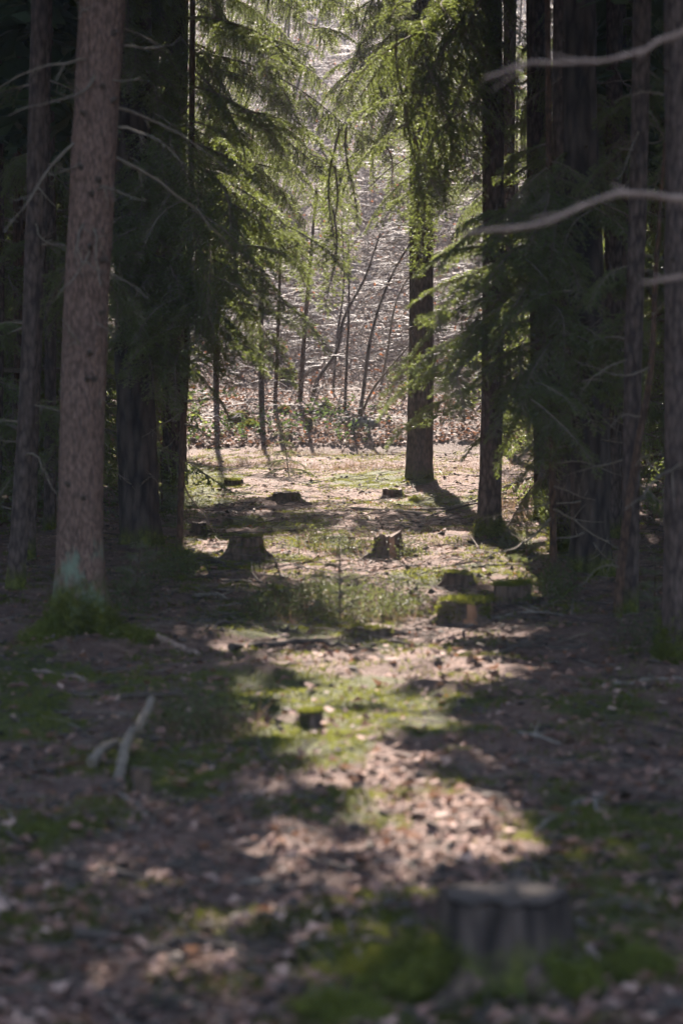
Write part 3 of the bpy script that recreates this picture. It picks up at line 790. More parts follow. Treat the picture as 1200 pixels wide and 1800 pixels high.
# leaning dead stem at the right
b = G(1082, 1094)
o = empty('dead_sapling', b, 'thin dead stem leaning against the dark trunks at the right', 'tree')
mb = MB(); p = smooth_path([np.array([0, 0, -.1]), dpt(1096, 950, b[1]) - b, dpt(1118, 800, b[1]) - b, dpt(1142, 660, b[1]) - b, dpt(1152, 480, b[1]) - b, dpt(1168, 250, b[1]) - b], 30)
tube(mb, p, np.linspace(.030, .008, 30), 9, 0, .12, 3); link('trunk', mb.mesh('trunk', [M['bark_thin']]), o)
for y, e in [(1000, (1010, 1030)), (820, (1190, 800)), (720, (1060, 760)), (640, (1020, 640)), (560, (1200, 470))]:
    k = p[int(np.argmin(np.abs(proj(p + b)[1] - y)))] + b
    dead(o, k, dpt(e[0], e[1], b[1] - .3), .7)

# near tree just outside the frame whose three bare branches cross the upper right
b = np.array([1.62, 7.3, 0.0]); b[2] = float(gz(b[0], b[1]))
o = empty('spruce_tree', b, 'near tree off the right edge with three blurred bare branches in view', 'tree')
me, dense = trunk_mesh([np.zeros(3), np.array([0.02, 0, 5.0]), np.array([0.05, 0, 18.0])], .13, .11, 77, .5, 5, .05, 26, 'bark_red')
link('trunk', me, o)
for pts, r in [([(1330, 30), (1200, 55), (1110, 95), (1000, 108), (930, 112), (852, 136)], .0100), ([(1400, 330), (1280, 352), (1180, 345), (1095, 338), (1000, 372), (900, 398), (815, 410)], .0120), ([(1390, 470), (1260, 480), (1190, 487), (1130, 497)], .0105)]:
    W_ = [np.array([b[0], b[1], dpt(pts[0][0], pts[0][1] - 20, b[1])[2]])] + [dpt(x, y, b[1] - .15 - .05 * k) for k, (x, y) in enumerate(pts[1:])]
    mb = MB(); p = smooth_path([w - b for w in W_], 26)
    p[2:-1] += RNG.normal(size=(23, 3)) * .004
    tube(mb, p, np.linspace(r * 1.15, r * .5, 26) * (1 + .12 * noise2(np.arange(26) * .8, np.zeros(26), 7)), 8, 0, .22, 5)
    for q in (6, 11, 15, 19, 22):
        d = np.array([random.uniform(-1, -.2), random.uniform(-.6, .6), random.uniform(-.8, .5)]); l = random.uniform(.03, .16)
        tube(mb, p[q] + d * l * np.linspace(0, 1, 3)[:, None], [r * .4, r * .3, r * .15], 5, 0)
    link('bare_branch', mb.mesh('bare_branch', [M['blur_wood']]), o)
C, D = canopy_cards(lambda z: b + np.array([0, 0, z]), 5.5, 18, 1.7, 991)
mb = MB(); cards_mesh(mb, C, D, b); link('crown', mb.mesh('crown', [M['canopy']], False), o)

# ------------------------------------------------------------------ bushy spruces filling the dark stand on both sides
def bushy_crown(h, seed):
    rg = np.random.default_rng(seed); mb = MB()
    src = [bough_mb(1.0, c, .34, seed + k, spacing=.022, nw=.013, nl=.028, twig_gap=.05, arch=.1) for k, c in enumerate((.3, .7, 1.1))]
    z = 0.25
    while z < h - .2:
        ln0 = (1 - z / h) ** .75 * h * .30 + .2
        for q in range(5):
            az = rg.uniform(0, 6.283); ln = ln0 * rg.uniform(.65, 1.1)
            d = np.array([math.cos(az), math.sin(az), -.35 + .5 * z / h])
            m = np.array(aim(np.array([0, 0, z]), np.array([0, 0, z]) + d * ln, 1.0, rg.uniform(-.3, .3), 1.0))
            s = src[rg.integers(3)]; v, f3, f4 = s.arrays(); v2 = v @ m[:3, :3].T + m[:3, 3]
            n0 = mb.n; mb.v.append(v2); mb.n += len(v2)
            for f, mt in f3: mb.f3.append((f + n0, mt))
            for f, mt in f4: mb.f4.append((f + n0, mt))
        z += .34
    return mb.mesh('crown', [M['needle'], M['dead_wood']], False)
CR = [bushy_crown(4.6, 101), bushy_crown(5.4, 202), bushy_crown(3.6, 303)]
mb = MB(); tube(mb, np.array([[0, 0, -.1], [0, 0, 2.5], [0, 0, 5]]), [.05, .035, .012], 8); TKM = mb.mesh('trunk', [M['bark_thin']])
LS = ['low dense spruce in the dark stand at the far left', 'low dense spruce in the dark stand at the far right']
spots = []
for sd, n in ((-1, 15), (1, 15)):
    for q in range(n):
        Yq = 17 + 24 * (q + random.random()) / n
        edge = (330 if sd < 0 else 300) / FPX * Yq
        spots.append((sd, sd * (edge + random.uniform(1.2, 3.6)), Yq))
for sd, px0, px1, n in ((-1, -20, 150, 12), (1, 1000, 1230, 5)):
    for q in range(n):
        Yq = random.uniform(22, 36); spots.append((sd, (random.uniform(px0, px1) - 600) / FPX * Yq, Yq))
for px_, Yq in ((1062, 39), (1085, 33), (905, 39), (1150, 29)): spots.append((1 if px_ > 600 else -1, (px_ - 600) / FPX * Yq, Yq))
for sd, x, y in spots:
    r = empty('bushy_spruce', (x, y, float(gz(x, y))), LS[0 if sd < 0 else 1], 'tree', 'low spruces filling the dark left stand' if sd < 0 else 'low spruces filling the dark right stand')
    r.rotation_euler.z = random.uniform(0, 6.28); k = random.uniform(.8, 1.35); r.scale = (k, k, k * random.uniform(.95, 1.2))
    link('trunk', TKM, r); link('crown', random.choice(CR), r)

# ------------------------------------------------------------------ the wood around: tall trees outside the frame, one mass
mb = MB(); pos = []
def far_enough(x, y, d):
    return all((x - a) ** 2 + (y - c) ** 2 > d * d for a, c in pos)
tries = 0
while len(pos) < 185 and tries < 9000:
    tries += 1
    x, y = random.uniform(-24, 24), random.uniform(-16, 62)
    hw = 620 / FPX * max(y, 0) + 1.3
    if y > 8 and y < 33 and abs(x) < hw * 0.95: continue
    if y < 4 and abs(x) < 9: continue
    if y <= 12 and abs(x) < 4.0: continue
    if y >= 33 and abs(x) < 310 / FPX * y: continue
    if far_enough(x, y, 1.75): pos.append((x, y))
for k, (x, y) in enumerate(pos):
    z = float(gz(x, y)); H = random.uniform(16, 22); bb = np.array([x, y, z])
    fine = y > 8 and abs(x) < 620 / FPX * y + 1.0
    p = bb + np.array([[0, 0, -.1], [0.0, 0, .4], [random.uniform(-.2, .2), 0, 6], [random.uniform(-.4, .4), 0, H]])
    tube(mb, p, [.17, .13, .10, .02], 10 if fine else 6, 1)
    C, D = canopy_cards(lambda q: bb + np.array([0, 0, q]), random.uniform(2.5, 4.5), H, 2.1, 5000 + k, whorl=.7, per=5, cards=14)
    cards_mesh(mb, C, D, np.zeros(3))
tag(link('forest', mb.mesh('forest', [M['canopy'], M['bark']], False)), 'dark spruce wood around and beyond the clearing', kind='stuff')

# ------------------------------------------------------------------ haze in the air under the trees
hz = bpy.data.materials.new('thin_haze'); hz.use_nodes = True
hz.node_tree.nodes.remove(hz.node_tree.nodes['Principled BSDF'])
pv = hz.node_tree.nodes.new('ShaderNodeVolumePrincipled')
pv.inputs['Color'].default_value = (0.86, 0.86, 0.92, 1); pv.inputs['Density'].default_value = HAZE; pv.inputs['Anisotropy'].default_value = 0.0
hz.node_tree.links.new(pv.outputs[0], [n for n in hz.node_tree.nodes if n.type == 'OUTPUT_MATERIAL'][0].inputs['Volume'])
mb = MB(); c = np.array([[x, y, z] for z in (-30.0, 60.0) for y in (-70.0, 310.0) for x in (-120.0, 120.0)])
mb.add(c, [[0, 2, 3, 1], [4, 5, 7, 6], [0, 1, 5, 4], [2, 6, 7, 3], [0, 4, 6, 2], [1, 3, 7, 5]])
if HAZE: tag(link('haze', mb.mesh('haze', [hz], False)), 'thin haze in the air between the trees', kind='stuff')

# ------------------------------------------------------------------ saplings and brushwood on the bank
def sapling(label, pts, w, mat='bark_thin', twigs=14, name='sapling', seed=0):
    b = G(*pts[0]); o = empty(name, b, label, 'sapling', 'thin saplings on the leafy bank')
    rg = np.random.default_rng(seed + 700)
    p = smooth_path([np.zeros(3)] + [dpt(x, y, b[1] + .05 * k) - b for k, (x, y) in enumerate(pts[1:])], 26)
    mb = MB(); m = b[1] / FPX
    tube(mb, p, np.linspace(w * m / 2, w * m / 5, 26), 7, 0, .1, seed); link('trunk', mb.mesh('trunk', [M[mat]]), o)
    for q in range(twigs):
        k = rg.integers(5, 25)
        d = np.array([rg.choice([-1, 1]) * rg.uniform(.4, 1), rg.uniform(-.6, .6), rg.uniform(-.1, .8)]) * rg.uniform(.25, .95)
        dead(o, p[k] + b, p[k] + b + d, .45).name = 'twig'
    return o, p + b
sapling('straight dark sapling, leftmost of the row on the bank', [(460, 728), (459, 600), (460, 480), (462, 300)], 11, 'bark', 10, seed=1)
sapling('reddish thin sapling between the dark straight one and the brown one', [(483, 716), (488, 600), (492, 480), (496, 330)], 8, 'bark_thin', 10, seed=2)
sapling('reddish brown sapling with a straight stem right of the thin pair', [(527, 712), (534, 600), (542, 500), (556, 330)], 10, 'bark_thin', 12, seed=3)
sapling('crooked sapling curving up to the right across the bank', [(548, 704), (556, 672), (590, 620), (604, 560), (640, 490), (668, 410)], 8, 'bark', 14, seed=4)
sapling('slender upright sapling right of the crooked one', [(606, 716), (609, 640), (613, 540), (612, 420)], 6, 'bark', 12, seed=5)
sapling('forked sapling leaning right beside the lone brown trunk', [(631, 738), (638, 690), (652, 590), (690, 480), (725, 420)], 8, 'bark', 14, seed=6)
sapling('low stem fanning out rightwards from the forked sapling', [(634, 734), (652, 690), (690, 640), (735, 590)], 6, 'dead_wood', 10, seed=7)
sapling('thin whip sapling rising steeply behind the crooked one', [(585, 690), (592, 600), (604, 500), (600, 380)], 5, 'bark', 10, seed=8)
sapling('bent whip sapling with bare twigs near the lone trunk', [(668, 690), (680, 620), (700, 520), (760, 430)], 5, 'dead_wood', 12, seed=9)

for q in range(22):
    y = random.uniform(43, 72); px_ = random.uniform(360, 940); x_ = (px_ - 600) / FPX * y; bb = np.array([x_, y, float(terrain(x_, y)) - .05])
    o = empty('bare_sapling', bb, 'bare thin sapling standing further up the twiggy slope', 'sapling', 'bare saplings up the slope')
    h = random.uniform(3, 8); lx = random.uniform(-.25, .45) * h
    p = smooth_path([np.zeros(3), np.array([lx * .25, 0, h * .4]), np.array([lx * .6, .1, h * .75]), np.array([lx, .1, h])], 16)
    r = random.uniform(.018, .05); mb = MB(); tube(mb, p, np.linspace(r, r * .25, 16), 6, 0, .1, q); link('trunk', mb.mesh('trunk', [M[random.choice(['bark', 'dead_wood', 'bark_thin'])]]), o)
    for g in range(11):
        i0 = random.randint(4, 15); d = np.array([random.choice([-1, 1]) * random.uniform(.4, 1), random.uniform(-.5, .5), random.uniform(-.1, .7)]) * random.uniform(.5, 1.5)
        dead(o, p[i0] + bb, p[i0] + bb + d, .6).name = 'twig'

def brush(n, yr, xr, ln, seed, name, label, rad=(.004, .013), leaf=0.25):
    rg = np.random.default_rng(seed); mb = MB(); L = []
    for q in range(n):
        y = rg.uniform(*yr) if rg.random() < .5 else yr[0] + (yr[1] - yr[0]) * rg.random() ** 1.6
        x = rg.uniform(*xr) * y / FPX
        z = float(terrain(x, y)); az = rg.uniform(0, 6.28); l0 = rg.uniform(*ln)
        d = np.array([math.cos(az), .6 * math.sin(az), rg.uniform(.1, 1.0) if rg.random() < .45 else rg.uniform(.8, 2.5)]); d /= np.linalg.norm(d)
        u = np.linspace(0, 1, 6)[:, None]
        bend = rg.normal(size=3) * .35; bend[2] = -abs(bend[2])
        p = np.array([x, y, z - .02]) + d * l0 * u + bend * l0 * u ** 2
        r = rg.uniform(*rad); tube(mb, p, np.linspace(r, r * .4, 6), 3, 0, cap=False)
        for g in range(rg.integers(3, 7)):
            i0 = rg.integers(1, 6); dd = np.array([rg.normal(), rg.normal() * .6, rg.uniform(-.25, .6)]); dd /= np.linalg.norm(dd)
            l1 = l0 * rg.uniform(.2, .5); uu = np.linspace(0, 1, 4)[:, None]
            t = p[i0] + dd * l1 * uu + np.array([0, 0, -.25]) * l1 * uu ** 2
            tube(mb, t, np.linspace(r * .6, r * .25, 4), 3, 0, cap=False)
            if rg.random() < leaf: L.append(t[-1 if rg.random() < .5 else 2])
    if L:
        L = np.array(L); d = RNG.normal(size=L.shape); d[:, 2] -= .8; d /= np.linalg.norm(d, axis=1)[:, None]
        tris_at(mb, L, d, .055, .05, 1)
    return tag(link(name, mb.mesh(name, [M['brush'], M['leaf_red']], False)), label, kind='stuff')
brush(5000, (38.5, 92), (-330, 420), (.7, 2.6), 31, 'brushwood', 'tangle of bare pinkish twigs covering the slope behind the clearing')
brush(160, (34.5, 38), (-220, 330), (.3, 1.0), 32, 'undergrowth', 'dry stems and bramble canes along the foot of the bank', leaf=.1)

# ------------------------------------------------------------------ ground cover
def scatter_px(n, x0, x1, y0, y1):
    px, py = RNG.uniform(x0, x1, n), RNG.uniform(y0, y1, n)
    b_ = (900 - py) / FPX; dy, dz = CT + b_ * ST, -ST + b_ * CT
    t = CAMZ / np.maximum(-dz, 1e-4); P = np.stack([(px - 600) / FPX * t, dy * t, 0 * t], -1)
    P = P[P[:, 1] < 33.8]; P[:, 2] = gz(P[:, 0], P[:, 1]); return P
def scatter_xy(n, y0, y1, side=640):
    y = RNG.uniform(y0, y1, n); x = RNG.uniform(-side, side, n) / FPX * y
    return np.stack([x, y, gz(x, y)], -1)

def leaves(P, size, mats, up=0.015, weights=None):
    n = len(P); mb = MB()
    az = RNG.uniform(0, 6.283, n); tilt = RNG.normal(size=(n, 2)) * .33
    nrm = np.stack([tilt[:, 0], tilt[:, 1], np.ones(n)], -1); nrm /= np.linalg.norm(nrm, axis=1)[:, None]
    d = np.stack([np.cos(az), np.sin(az), 0 * az], -1); d -= (d * nrm).sum(1)[:, None] * nrm; d /= np.linalg.norm(d, axis=1)[:, None]
    s = np.cross(nrm, d); L = (RNG.uniform(*size, n))[:, None]; w = L * RNG.uniform(.28, .45, n)[:, None]
    c = RNG.uniform(-.1, .35, n)[:, None] * L
    P = P + np.array([0, 0, 1]) * RNG.uniform(0.002, up, n)[:, None]
    v = np.stack([P - d * L / 2, P - d * L * .1 + s * w + nrm * c, P + d * L / 2, P - d * L * .1 - s * w + nrm * c], 1)
    k = RNG.choice(len(mats), n, p=weights)
    for q in range(len(mats)):
        m = k == q; nn = int(m.sum())
        vv = v[m].reshape(-1, 3); i = np.arange(nn) * 4
        mb.add(vv, np.concatenate([np.stack([i, i + 1, i + 2], -1), np.stack([i, i + 2, i + 3], -1)]), q)
    return mb
LM = [M['leaf_pale'], M['leaf_brown'], M['leaf_red']]
P = np.concatenate([scatter_px(24000, -60, 1260, 850, 1850), scatter_xy(30000, 14, 34)])
P = P[RNG.random(len(P)) > 0.85 * moss_at(P)]
tag(link('fallen_leaves', leaves(P, (.010, .034), LM, .010, weights=[.26, .68, .06]).mesh('fallen_leaves', LM, False)), 'pale and brown dead leaves strewn over the path', kind='stuff')
P = scatter_px(2600, -60, 1260, 1130, 1850); P = P[RNG.random(len(P)) > 0.85 * moss_at(P)]
tag(link('bark_chips', leaves(P, (.03, .075), [M['leaf_pale'], M['leaf_brown'], M['dark_wood']], .03, [.20, .64, .16]).mesh('bark_chips', [M['leaf_pale'], M['leaf_brown'], M['dark_wood']], False)), 'broken bark flakes and curled leaves on the near path', kind='stuff')
y = 33.6 + 34 * RNG.random(40000) ** 1.5; x = RNG.uniform(-430, 560, len(y)) / FPX * y
P = np.stack([x, y, gz(x, y)], -1)
tag(link('leaf_litter', leaves(P, (.035, .08), LM, .05, [.05, .83, .12]).mesh('leaf_litter', LM, False)), 'pink brown beech leaves lying on the bank', kind='stuff')

def clods(n):
    mb = MB(); P = np.concatenate([scatter_px(n // 2, -40, 1240, 850, 1840), scatter_xy(n // 2, 13, 33.5, 420)])
    base = np.array([[1, 0, 0], [-.8, .3, 0], [.1, 1, 0], [-.2, -.9, .1], [.1, .1, .8], [0, 0, -.6]])
    f = np.array([[0, 2, 4], [2, 1, 4], [1, 3, 4], [3, 0, 4], [2, 0, 5], [1, 2, 5], [3, 1, 5], [0, 3, 5]])
    for p in P:
        k = random.uniform(.008, .028); a = random.uniform(0, 6.28); c, s_ = math.cos(a), math.sin(a)
        v = (base + RNG.normal(size=(6, 3)) * .25) * np.array([k * random.uniform(1, 2), k, k * .8]); v = v @ np.array([[c, s_, 0], [-s_, c, 0], [0, 0, 1]])
        mb.add(v + p + np.array([0, 0, k * .3]), f, random.choice([0, 0, 1]))
    return mb.mesh('soil_clods', [M['dark_wood'], M['leaf_brown']], False)
tag(link('soil_clods', clods(3600)), 'dark crumbs of soil, cones and bark between the leaves', kind='stuff')

def twig_litter(n):
    mb = MB(); P = np.concatenate([scatter_px(n // 2, -40, 1240, 860, 1830), scatter_xy(n, 13, 33.5), scatter_px(n // 2, 330, 960, 830, 1130)])
    for p in P:
        az = random.uniform(0, 3.14); l = random.uniform(.06, .34) if random.random() < .9 else random.uniform(.3, .8); d = np.array([math.cos(az), math.sin(az), random.uniform(-.03, .16)])
        q = p + np.array([0, 0, .008]) + d * l * np.array([[-.5], [0], [.5]]) + np.array([[0, 0, 0], [random.uniform(-.02, .02), random.uniform(-.02, .02), .01], [0, 0, 0]])
        tube(mb, q, np.array([1, .8, .5]) * random.uniform(.002, .005), 3, random.choice([0, 1, 1]), cap=False)
    return mb.mesh('fallen_twigs', [M['dead_wood'], M['dark_wood']], False)
tag(link('fallen_twigs', twig_litter(2400)), 'small dead twigs strewn over the forest floor', kind='stuff')

def blades(P, n_each, spread, h, w, lean, mat, mb=None):
    mb = mb or MB(); Q = np.repeat(P, n_each, 0); Q = Q + np.c_[RNG.normal(size=(len(Q), 2)) * spread, np.zeros(len(Q))]
    Q[:, 2] = gz(Q[:, 0], Q[:, 1]) - .003
    d = np.c_[RNG.normal(size=(len(Q), 2)) * lean, np.ones(len(Q))]; d /= np.linalg.norm(d, axis=1)[:, None]
    tris_at(mb, Q, d, RNG.uniform(*h, len(Q)), w, mat); return mb
P = np.concatenate([scatter_px(26000, -60, 1260, 830, 1850), scatter_xy(34000, 14, 33.5)])
P = P[(moss_at(P) + .8 * noise2(P[:, 0] * 5, P[:, 1] * 5, 77)) > .38]
mb = blades(P, 9, .035, (.012, .032), .008, .7, 0)
tag(link('moss', mb.mesh('moss', [M['mossblade']], False)), 'yellow green moss carpet between the leaves', kind='stuff')

def ell(cx, cy, rx, ry, n):
    P = scatter_px(int(n * 1.27), cx - rx, cx + rx, cy - ry, cy + ry); px, py = proj(P)
    return P[((px - cx) / rx) ** 2 + ((py - cy) / ry) ** 2 < RNG.uniform(.4, 1, len(P))]
P = scatter_xy(1500, 29.0, 34.2, 420); P = P[noise2(P[:, 0] * 1.1, P[:, 1] * 1.6, 5) > .08]
mb = blades(P, 6, .06, (.05, .20), .006, .8, 0)
P = scatter_px(170, 880, 960, 850, 925); blades(P, 5, .05, (.05, .18), .006, .6, 0, mb)
blades(np.concatenate([ell(590, 1080, 190, 38, 160), ell(355, 1285, 110, 36, 60), ell(600, 960, 110, 24, 60)]), 5, .04, (.05, .16), .005, .7, 0, mb)
tag(link('dry_grass', mb.mesh('dry_grass', [M['drygrass']], False)), 'straw coloured grass along the far edge of the clearing', kind='stuff')

def shrubs(P, h, leaf, nl, mats, name, label):
    mb = MB(); n = len(P)
    hh = RNG.uniform(*h, n); d = np.c_[RNG.normal(size=(n, 2)) * .28, np.ones(n)]; d /= np.linalg.norm(d, axis=1)[:, None]
    tris_at(mb, P, d, hh, .005, 1)
    u = RNG.uniform(.2, 1, (n, nl)); Q = (P[:, None] + d[:, None] * (u * hh[:, None])[..., None]).reshape(-1, 3) + RNG.normal(size=(n * nl, 3)) * .018
    az = RNG.uniform(0, 6.283, len(Q)); dd = np.c_[np.cos(az), np.sin(az), RNG.uniform(-.2, .9, len(Q))]; dd /= np.linalg.norm(dd, axis=1)[:, None]
    r = RNG.normal(size=Q.shape); s = np.cross(dd, r); s /= np.linalg.norm(s, axis=1)[:, None]
    L = RNG.uniform(*leaf, len(Q))[:, None]
    v = np.stack([Q, Q + dd * L * .5 + s * L * .3, Q + dd * L, Q + dd * L * .5 - s * L * .3], 1).reshape(-1, 3)
    mb.add(v, np.arange(4 * len(Q)).reshape(-1, 4), 0)
    tag(link(name, mb.mesh(name, mats, False)), label, kind='stuff')
P = np.concatenate([ell(590, 1074, 185, 34, 430), ell(560, 1070, 60, 20, 130), ell(470, 1080, 70, 22, 110), ell(590, 965, 90, 20, 150), ell(355, 1285, 100, 34, 170), ell(690, 1085, 60, 16, 160), ell(300, 1010, 70, 30, 160), ell(960, 1040, 70, 40, 260), ell(320, 900, 40, 40, 200), ell(230, 1060, 60, 30, 150), ell(720, 985, 40, 8, 60), ell(1130, 1130, 60, 40, 120)])
shrubs(P, (.05, .22), (.010, .022), 12, [M['shrub'], M['bark_thin']], 'blueberry_shrubs', 'low blueberry shrubs growing in patches along the path')
y = RNG.uniform(33.7, 36.6, 620); x = RNG.uniform(-330, 330, 620) / FPX * y; P = np.stack([x, y, gz(x, y)], -1)
P = P[(noise2(P[:, 0] * .9, P[:, 1] * .9, 8) > .12) | (np.abs(P[:, 0] + .1) < .5) & (P[:, 1] < 35.5)]
shrubs(P, (.08, .26), (.04, .085), 6, [M['bramble'], M['bark_thin']], 'brambles', 'green bramble leaves along the foot of the bank')

# ------------------------------------------------------------------ stumps
def moss_cap(mb, C, N, n, size):
    i = RNG.integers(0, len(C), n)
    d = N[i] * .8 + RNG.normal(size=(n, 3)) * .5; d /= np.linalg.norm(d, axis=1)[:, None]
    tris_at(mb, C[i] + RNG.normal(size=(n, 3)) * size * .5, d, RNG.uniform(.6, 1.4, n) * size, size * .45, 0)

def stump(label, cx, topy, basey, w, moss=(), roots=4, tilt=0.0, split=None, seed=0, flare=.45, cutmat='cut', group='sawn tree stumps in the clearing', moss_top=0.0, side='bark_stump', name='tree_stump', wobble=.14):
    b = G(cx, basey); m = b[1] / FPX; R = w * m / 2 * .92; H = max(.05, (basey - topy) * m)
    b = b + np.array([0, R * .6, 0]); b[2] = float(gz(b[0], b[1])); H = max(.05, (dpt(cx, topy, b[1])[2] - b[2]))
    rg = np.random.default_rng(seed + 40); o = empty(name, b, label, 'tree stump', group)
    sides, rows = 40, 9; th = np.linspace(0, 2 * math.pi, sides, endpoint=False)
    ph = rg.uniform(0, 6.28, 4)
    prof = 1 + .10 * np.cos(2 * th + ph[0]) + .06 * np.cos(3 * th + ph[1]) + .04 * np.cos(5 * th + ph[2])
    lob = .6 + .5 * np.cos(roots * th + ph[3])
    top = H * (1 + tilt * np.cos(th)) + wobble * H * (noise3(np.cos(th) * 1.6, np.sin(th) * 1.6, 0 * th, seed) + .5 * noise3(np.cos(th) * 6, np.sin(th) * 6, 0 * th, seed + 3))
    u = np.linspace(0, 1, rows)[:, None]
    z = -.12 + (top[None, :] + .12) * u
    r = R * prof[None, :] * (.84 + 1.35 * flare * np.exp(-np.maximum(z, 0) / (H * .35)) * lob[None, :])
    r = r * (1 + .10 * noise3(np.cos(th)[None, :] * 6, np.sin(th)[None, :] * 6, z * 4 / max(R, .05) * .25, seed + 2))
    v = np.stack([r * np.cos(th), r * np.sin(th), z], -1)
    i = np.arange(rows - 1)[:, None] * sides; j = np.arange(sides)[None, :]; k = (j + 1) % sides
    mb = MB(); mb.add(v.reshape(-1, 3), np.stack([i + j, i + k, i + sides + k, i + sides + j], -1).reshape(-1, 4))
    link('bark_side', mb.mesh('bark_side', [M[side]]), o)
    # cut face, slightly dished, a hair inside the bark
    mb = MB(); rim = v[-1]; ctr = rim.mean(0); rows2 = 6
    f = np.linspace(1, 0, rows2)[:, None, None]
    c = ctr + (rim - ctr) * f * .985
    c[..., 2] += .006 - .02 * H * (1 - f[..., 0]) + .015 * H * noise3(c[..., 0] * 25, c[..., 1] * 25, 0 * c[..., 0], seed + 5)
    i = np.arange(rows2 - 1)[:, None] * sides
    mb.add(c.reshape(-1, 3), np.stack([i + j, i + k, i + sides + k, i + sides + j], -1).reshape(-1, 4))
    link('cut_face', mb.mesh('cut_face', [M[cutmat]]), o)
    for q in range(roots):
        a = ph[3] and (-ph[3] + 2 * math.pi * q) / roots
        ln = R * rg.uniform(1.0, 2.2); d = np.array([math.cos(a), math.sin(a), 0]); s = np.array([-d[1], d[0], 0]) * rg.uniform(-.3, .3)
        t = np.linspace(0, 1, 7)[:, None]
        p = d * R * .75 + d * ln * t + s * ln * t ** 2; p[:, 2] = H * .30 * (1 - t[:, 0]) ** 2 - .02
        p[:, 2] += np.array([gz(b[0] + x_, b[1] + y_) for x_, y_ in p[:, :2]]) - b[2]
        mb = MB(); tube(mb, p, np.linspace(R * .30, R * .05, 7), 7, 0, .2, seed + q); link('root', mb.mesh('root', [M['bark_stump']]), o)
    if split is not None:
        a0, wd = split; wd *= 1.5; sel = np.abs((th - a0 + math.pi) % (2 * math.pi) - math.pi) < wd
        idx = np.where(sel)[0]; idx = idx[np.argsort(((th[idx] - a0 + math.pi) % (2 * math.pi)))]
        vv = v[:, idx] * np.array([1.03, 1.03, 1]) ; vv[..., 2] = np.minimum(vv[..., 2], vv[-1:, :, 2] * .99)
        n = len(idx); i = np.arange(rows - 1)[:, None] * n; j2 = np.arange(n - 1)[None, :]
        fq = np.stack([i + j2, i + j2 + 1, i + n + j2 + 1, i + n + j2], -1)
        edge = np.abs(np.linspace(-1, 1, n - 1))[None, :] * np.ones((rows - 1, 1))
        keep = edge < .62 + .42 * noise3(np.arange(rows - 1)[:, None] * .9, np.sign(np.linspace(-1, 1, n - 1))[None, :] * 3.3, 0 * edge, seed + 11)
        mb = MB(); mb.add(vv.reshape(-1, 3), fq[keep].reshape(-1, 4))
        link('split_wood', mb.mesh('split_wood', [M['red_wood']]), o)
    if moss or moss_top:
        mb = MB(); Cs, Ns = [], []
        for (a0, wd, z0, z1) in moss:
            sel = np.where(np.abs((th - a0 + math.pi) % (2 * math.pi) - math.pi) < wd)[0]
            for rr_ in range(rows - 1):
                zz = v[rr_, sel, 2] / H; okk = sel[(zz >= z0 - .01) & (zz <= z1)]
                for q in okk: Cs.append(v[rr_, q] * np.array([1.01, 1.01, 1])); Ns.append([math.cos(th[q]), math.sin(th[q]), .5])
        if moss_top:
            for rr_ in range(rows2 - 1):
                for q in range(sides):
                    if noise3(c[rr_, q, 0] * 9, c[rr_, q, 1] * 9, 0, seed + 9) < moss_top * 2 - 1: Cs.append(c[rr_, q]); Ns.append([0, 0, 1])
        if Cs:
            Cs, Ns = np.array(Cs), np.array(Ns)
            moss_cap(mb, Cs, Ns, min(5000, 16 * len(Cs)), max(.010, R * .10))
            mo = link('moss_cover', mb.mesh('moss_cover', [M['mossblade']], False), o)
    return o, b, R, H
FR = -math.pi / 2      # towards the camera
st1 = stump('big dark out of focus stump, the one nearest the viewer', 888, 1572, 1748, 262, [(0.2, .7, 0, .45), (math.pi, .9, 0, .5), (FR, .5, 0, .2)], 5, .02, seed=1, flare=.35, wobble=.06, side='bark_plate', cutmat='dark_wood')
stump('mossy topped stump with a split of rusty red wood in front', 820, 1056, 1098, 118, [(FR - .9, .6, 0, 1), (FR + .9, .5, 0, 1)], 4, 0, (FR + .12, .33), 2, .2, moss_top=.75)
stump('square dark stump with a flat moss top at the right', 899, 1027, 1064, 86, [(FR, 1.4, 0, .35)], 3, 0, None, 3, .15, moss_top=.9)
stump('small stump with a long root, behind the two mossy ones', 806, 1008, 1036, 56, [(0, .8, 0, .6)], 4, -.05, None, 4, .5, moss_top=.4)
stump('stump with a long sunlit root flare in the middle of the path', 683, 941, 984, 62, [(FR - 1.1, .7, 0, 1)], 4, .04, (FR + .2, .25), 5, .75, moss_top=.2)
stump('wide mossy stump in front of the thin young spruce', 432, 945, 984, 62, [(FR + .9, .7, 0, .7), (FR - .6, .6, .4, 1)], 4, 0, None, 6, .8, moss_top=.3)
stump('small black stump with spread feet left of the path centre', 502, 866, 889, 56, [(FR + 1.2, .6, 0, 1)], 4, 0, None, 7, .5)
stump('small stump ringed by bright moss before the lone brown trunk', 691, 860, 877, 46, [(FR + .8, .8, 0, 1)], 4, 0, None, 8, .4, moss_top=.5)
stump('dark square little stump behind the thin young spruce', 350, 919, 940, 34, [(FR + .8, .5, 0, .8)], 3, 0, None, 9, .2, moss_top=.2)
stump('low flat stump almost level with the ground on the left', 410, 844, 855, 40, [(FR, 1.5, 0, .6)], 3, 0, None, 10, .2, moss_top=.7)
stump('little mossy stub at the left end of the blueberry patch', 488, 1034, 1060, 34, [(FR, 1.6, 0, 1)], 3, 0, None, 11, .2, moss_top=.9)
stump('worn low stump cut nearly level in front of the blueberries', 656, 1103, 1124, 96, [(FR + 1.2, .5, 0, .8), (FR - .6, .5, 0, 1)], 3, -.03, None, 12, .15, moss_top=.45)
stump('small blurred stump beside the pale forked branch', 246, 1352, 1400, 42, [(math.pi, .7, 0, .6)], 3, 0, None, 13, .3)
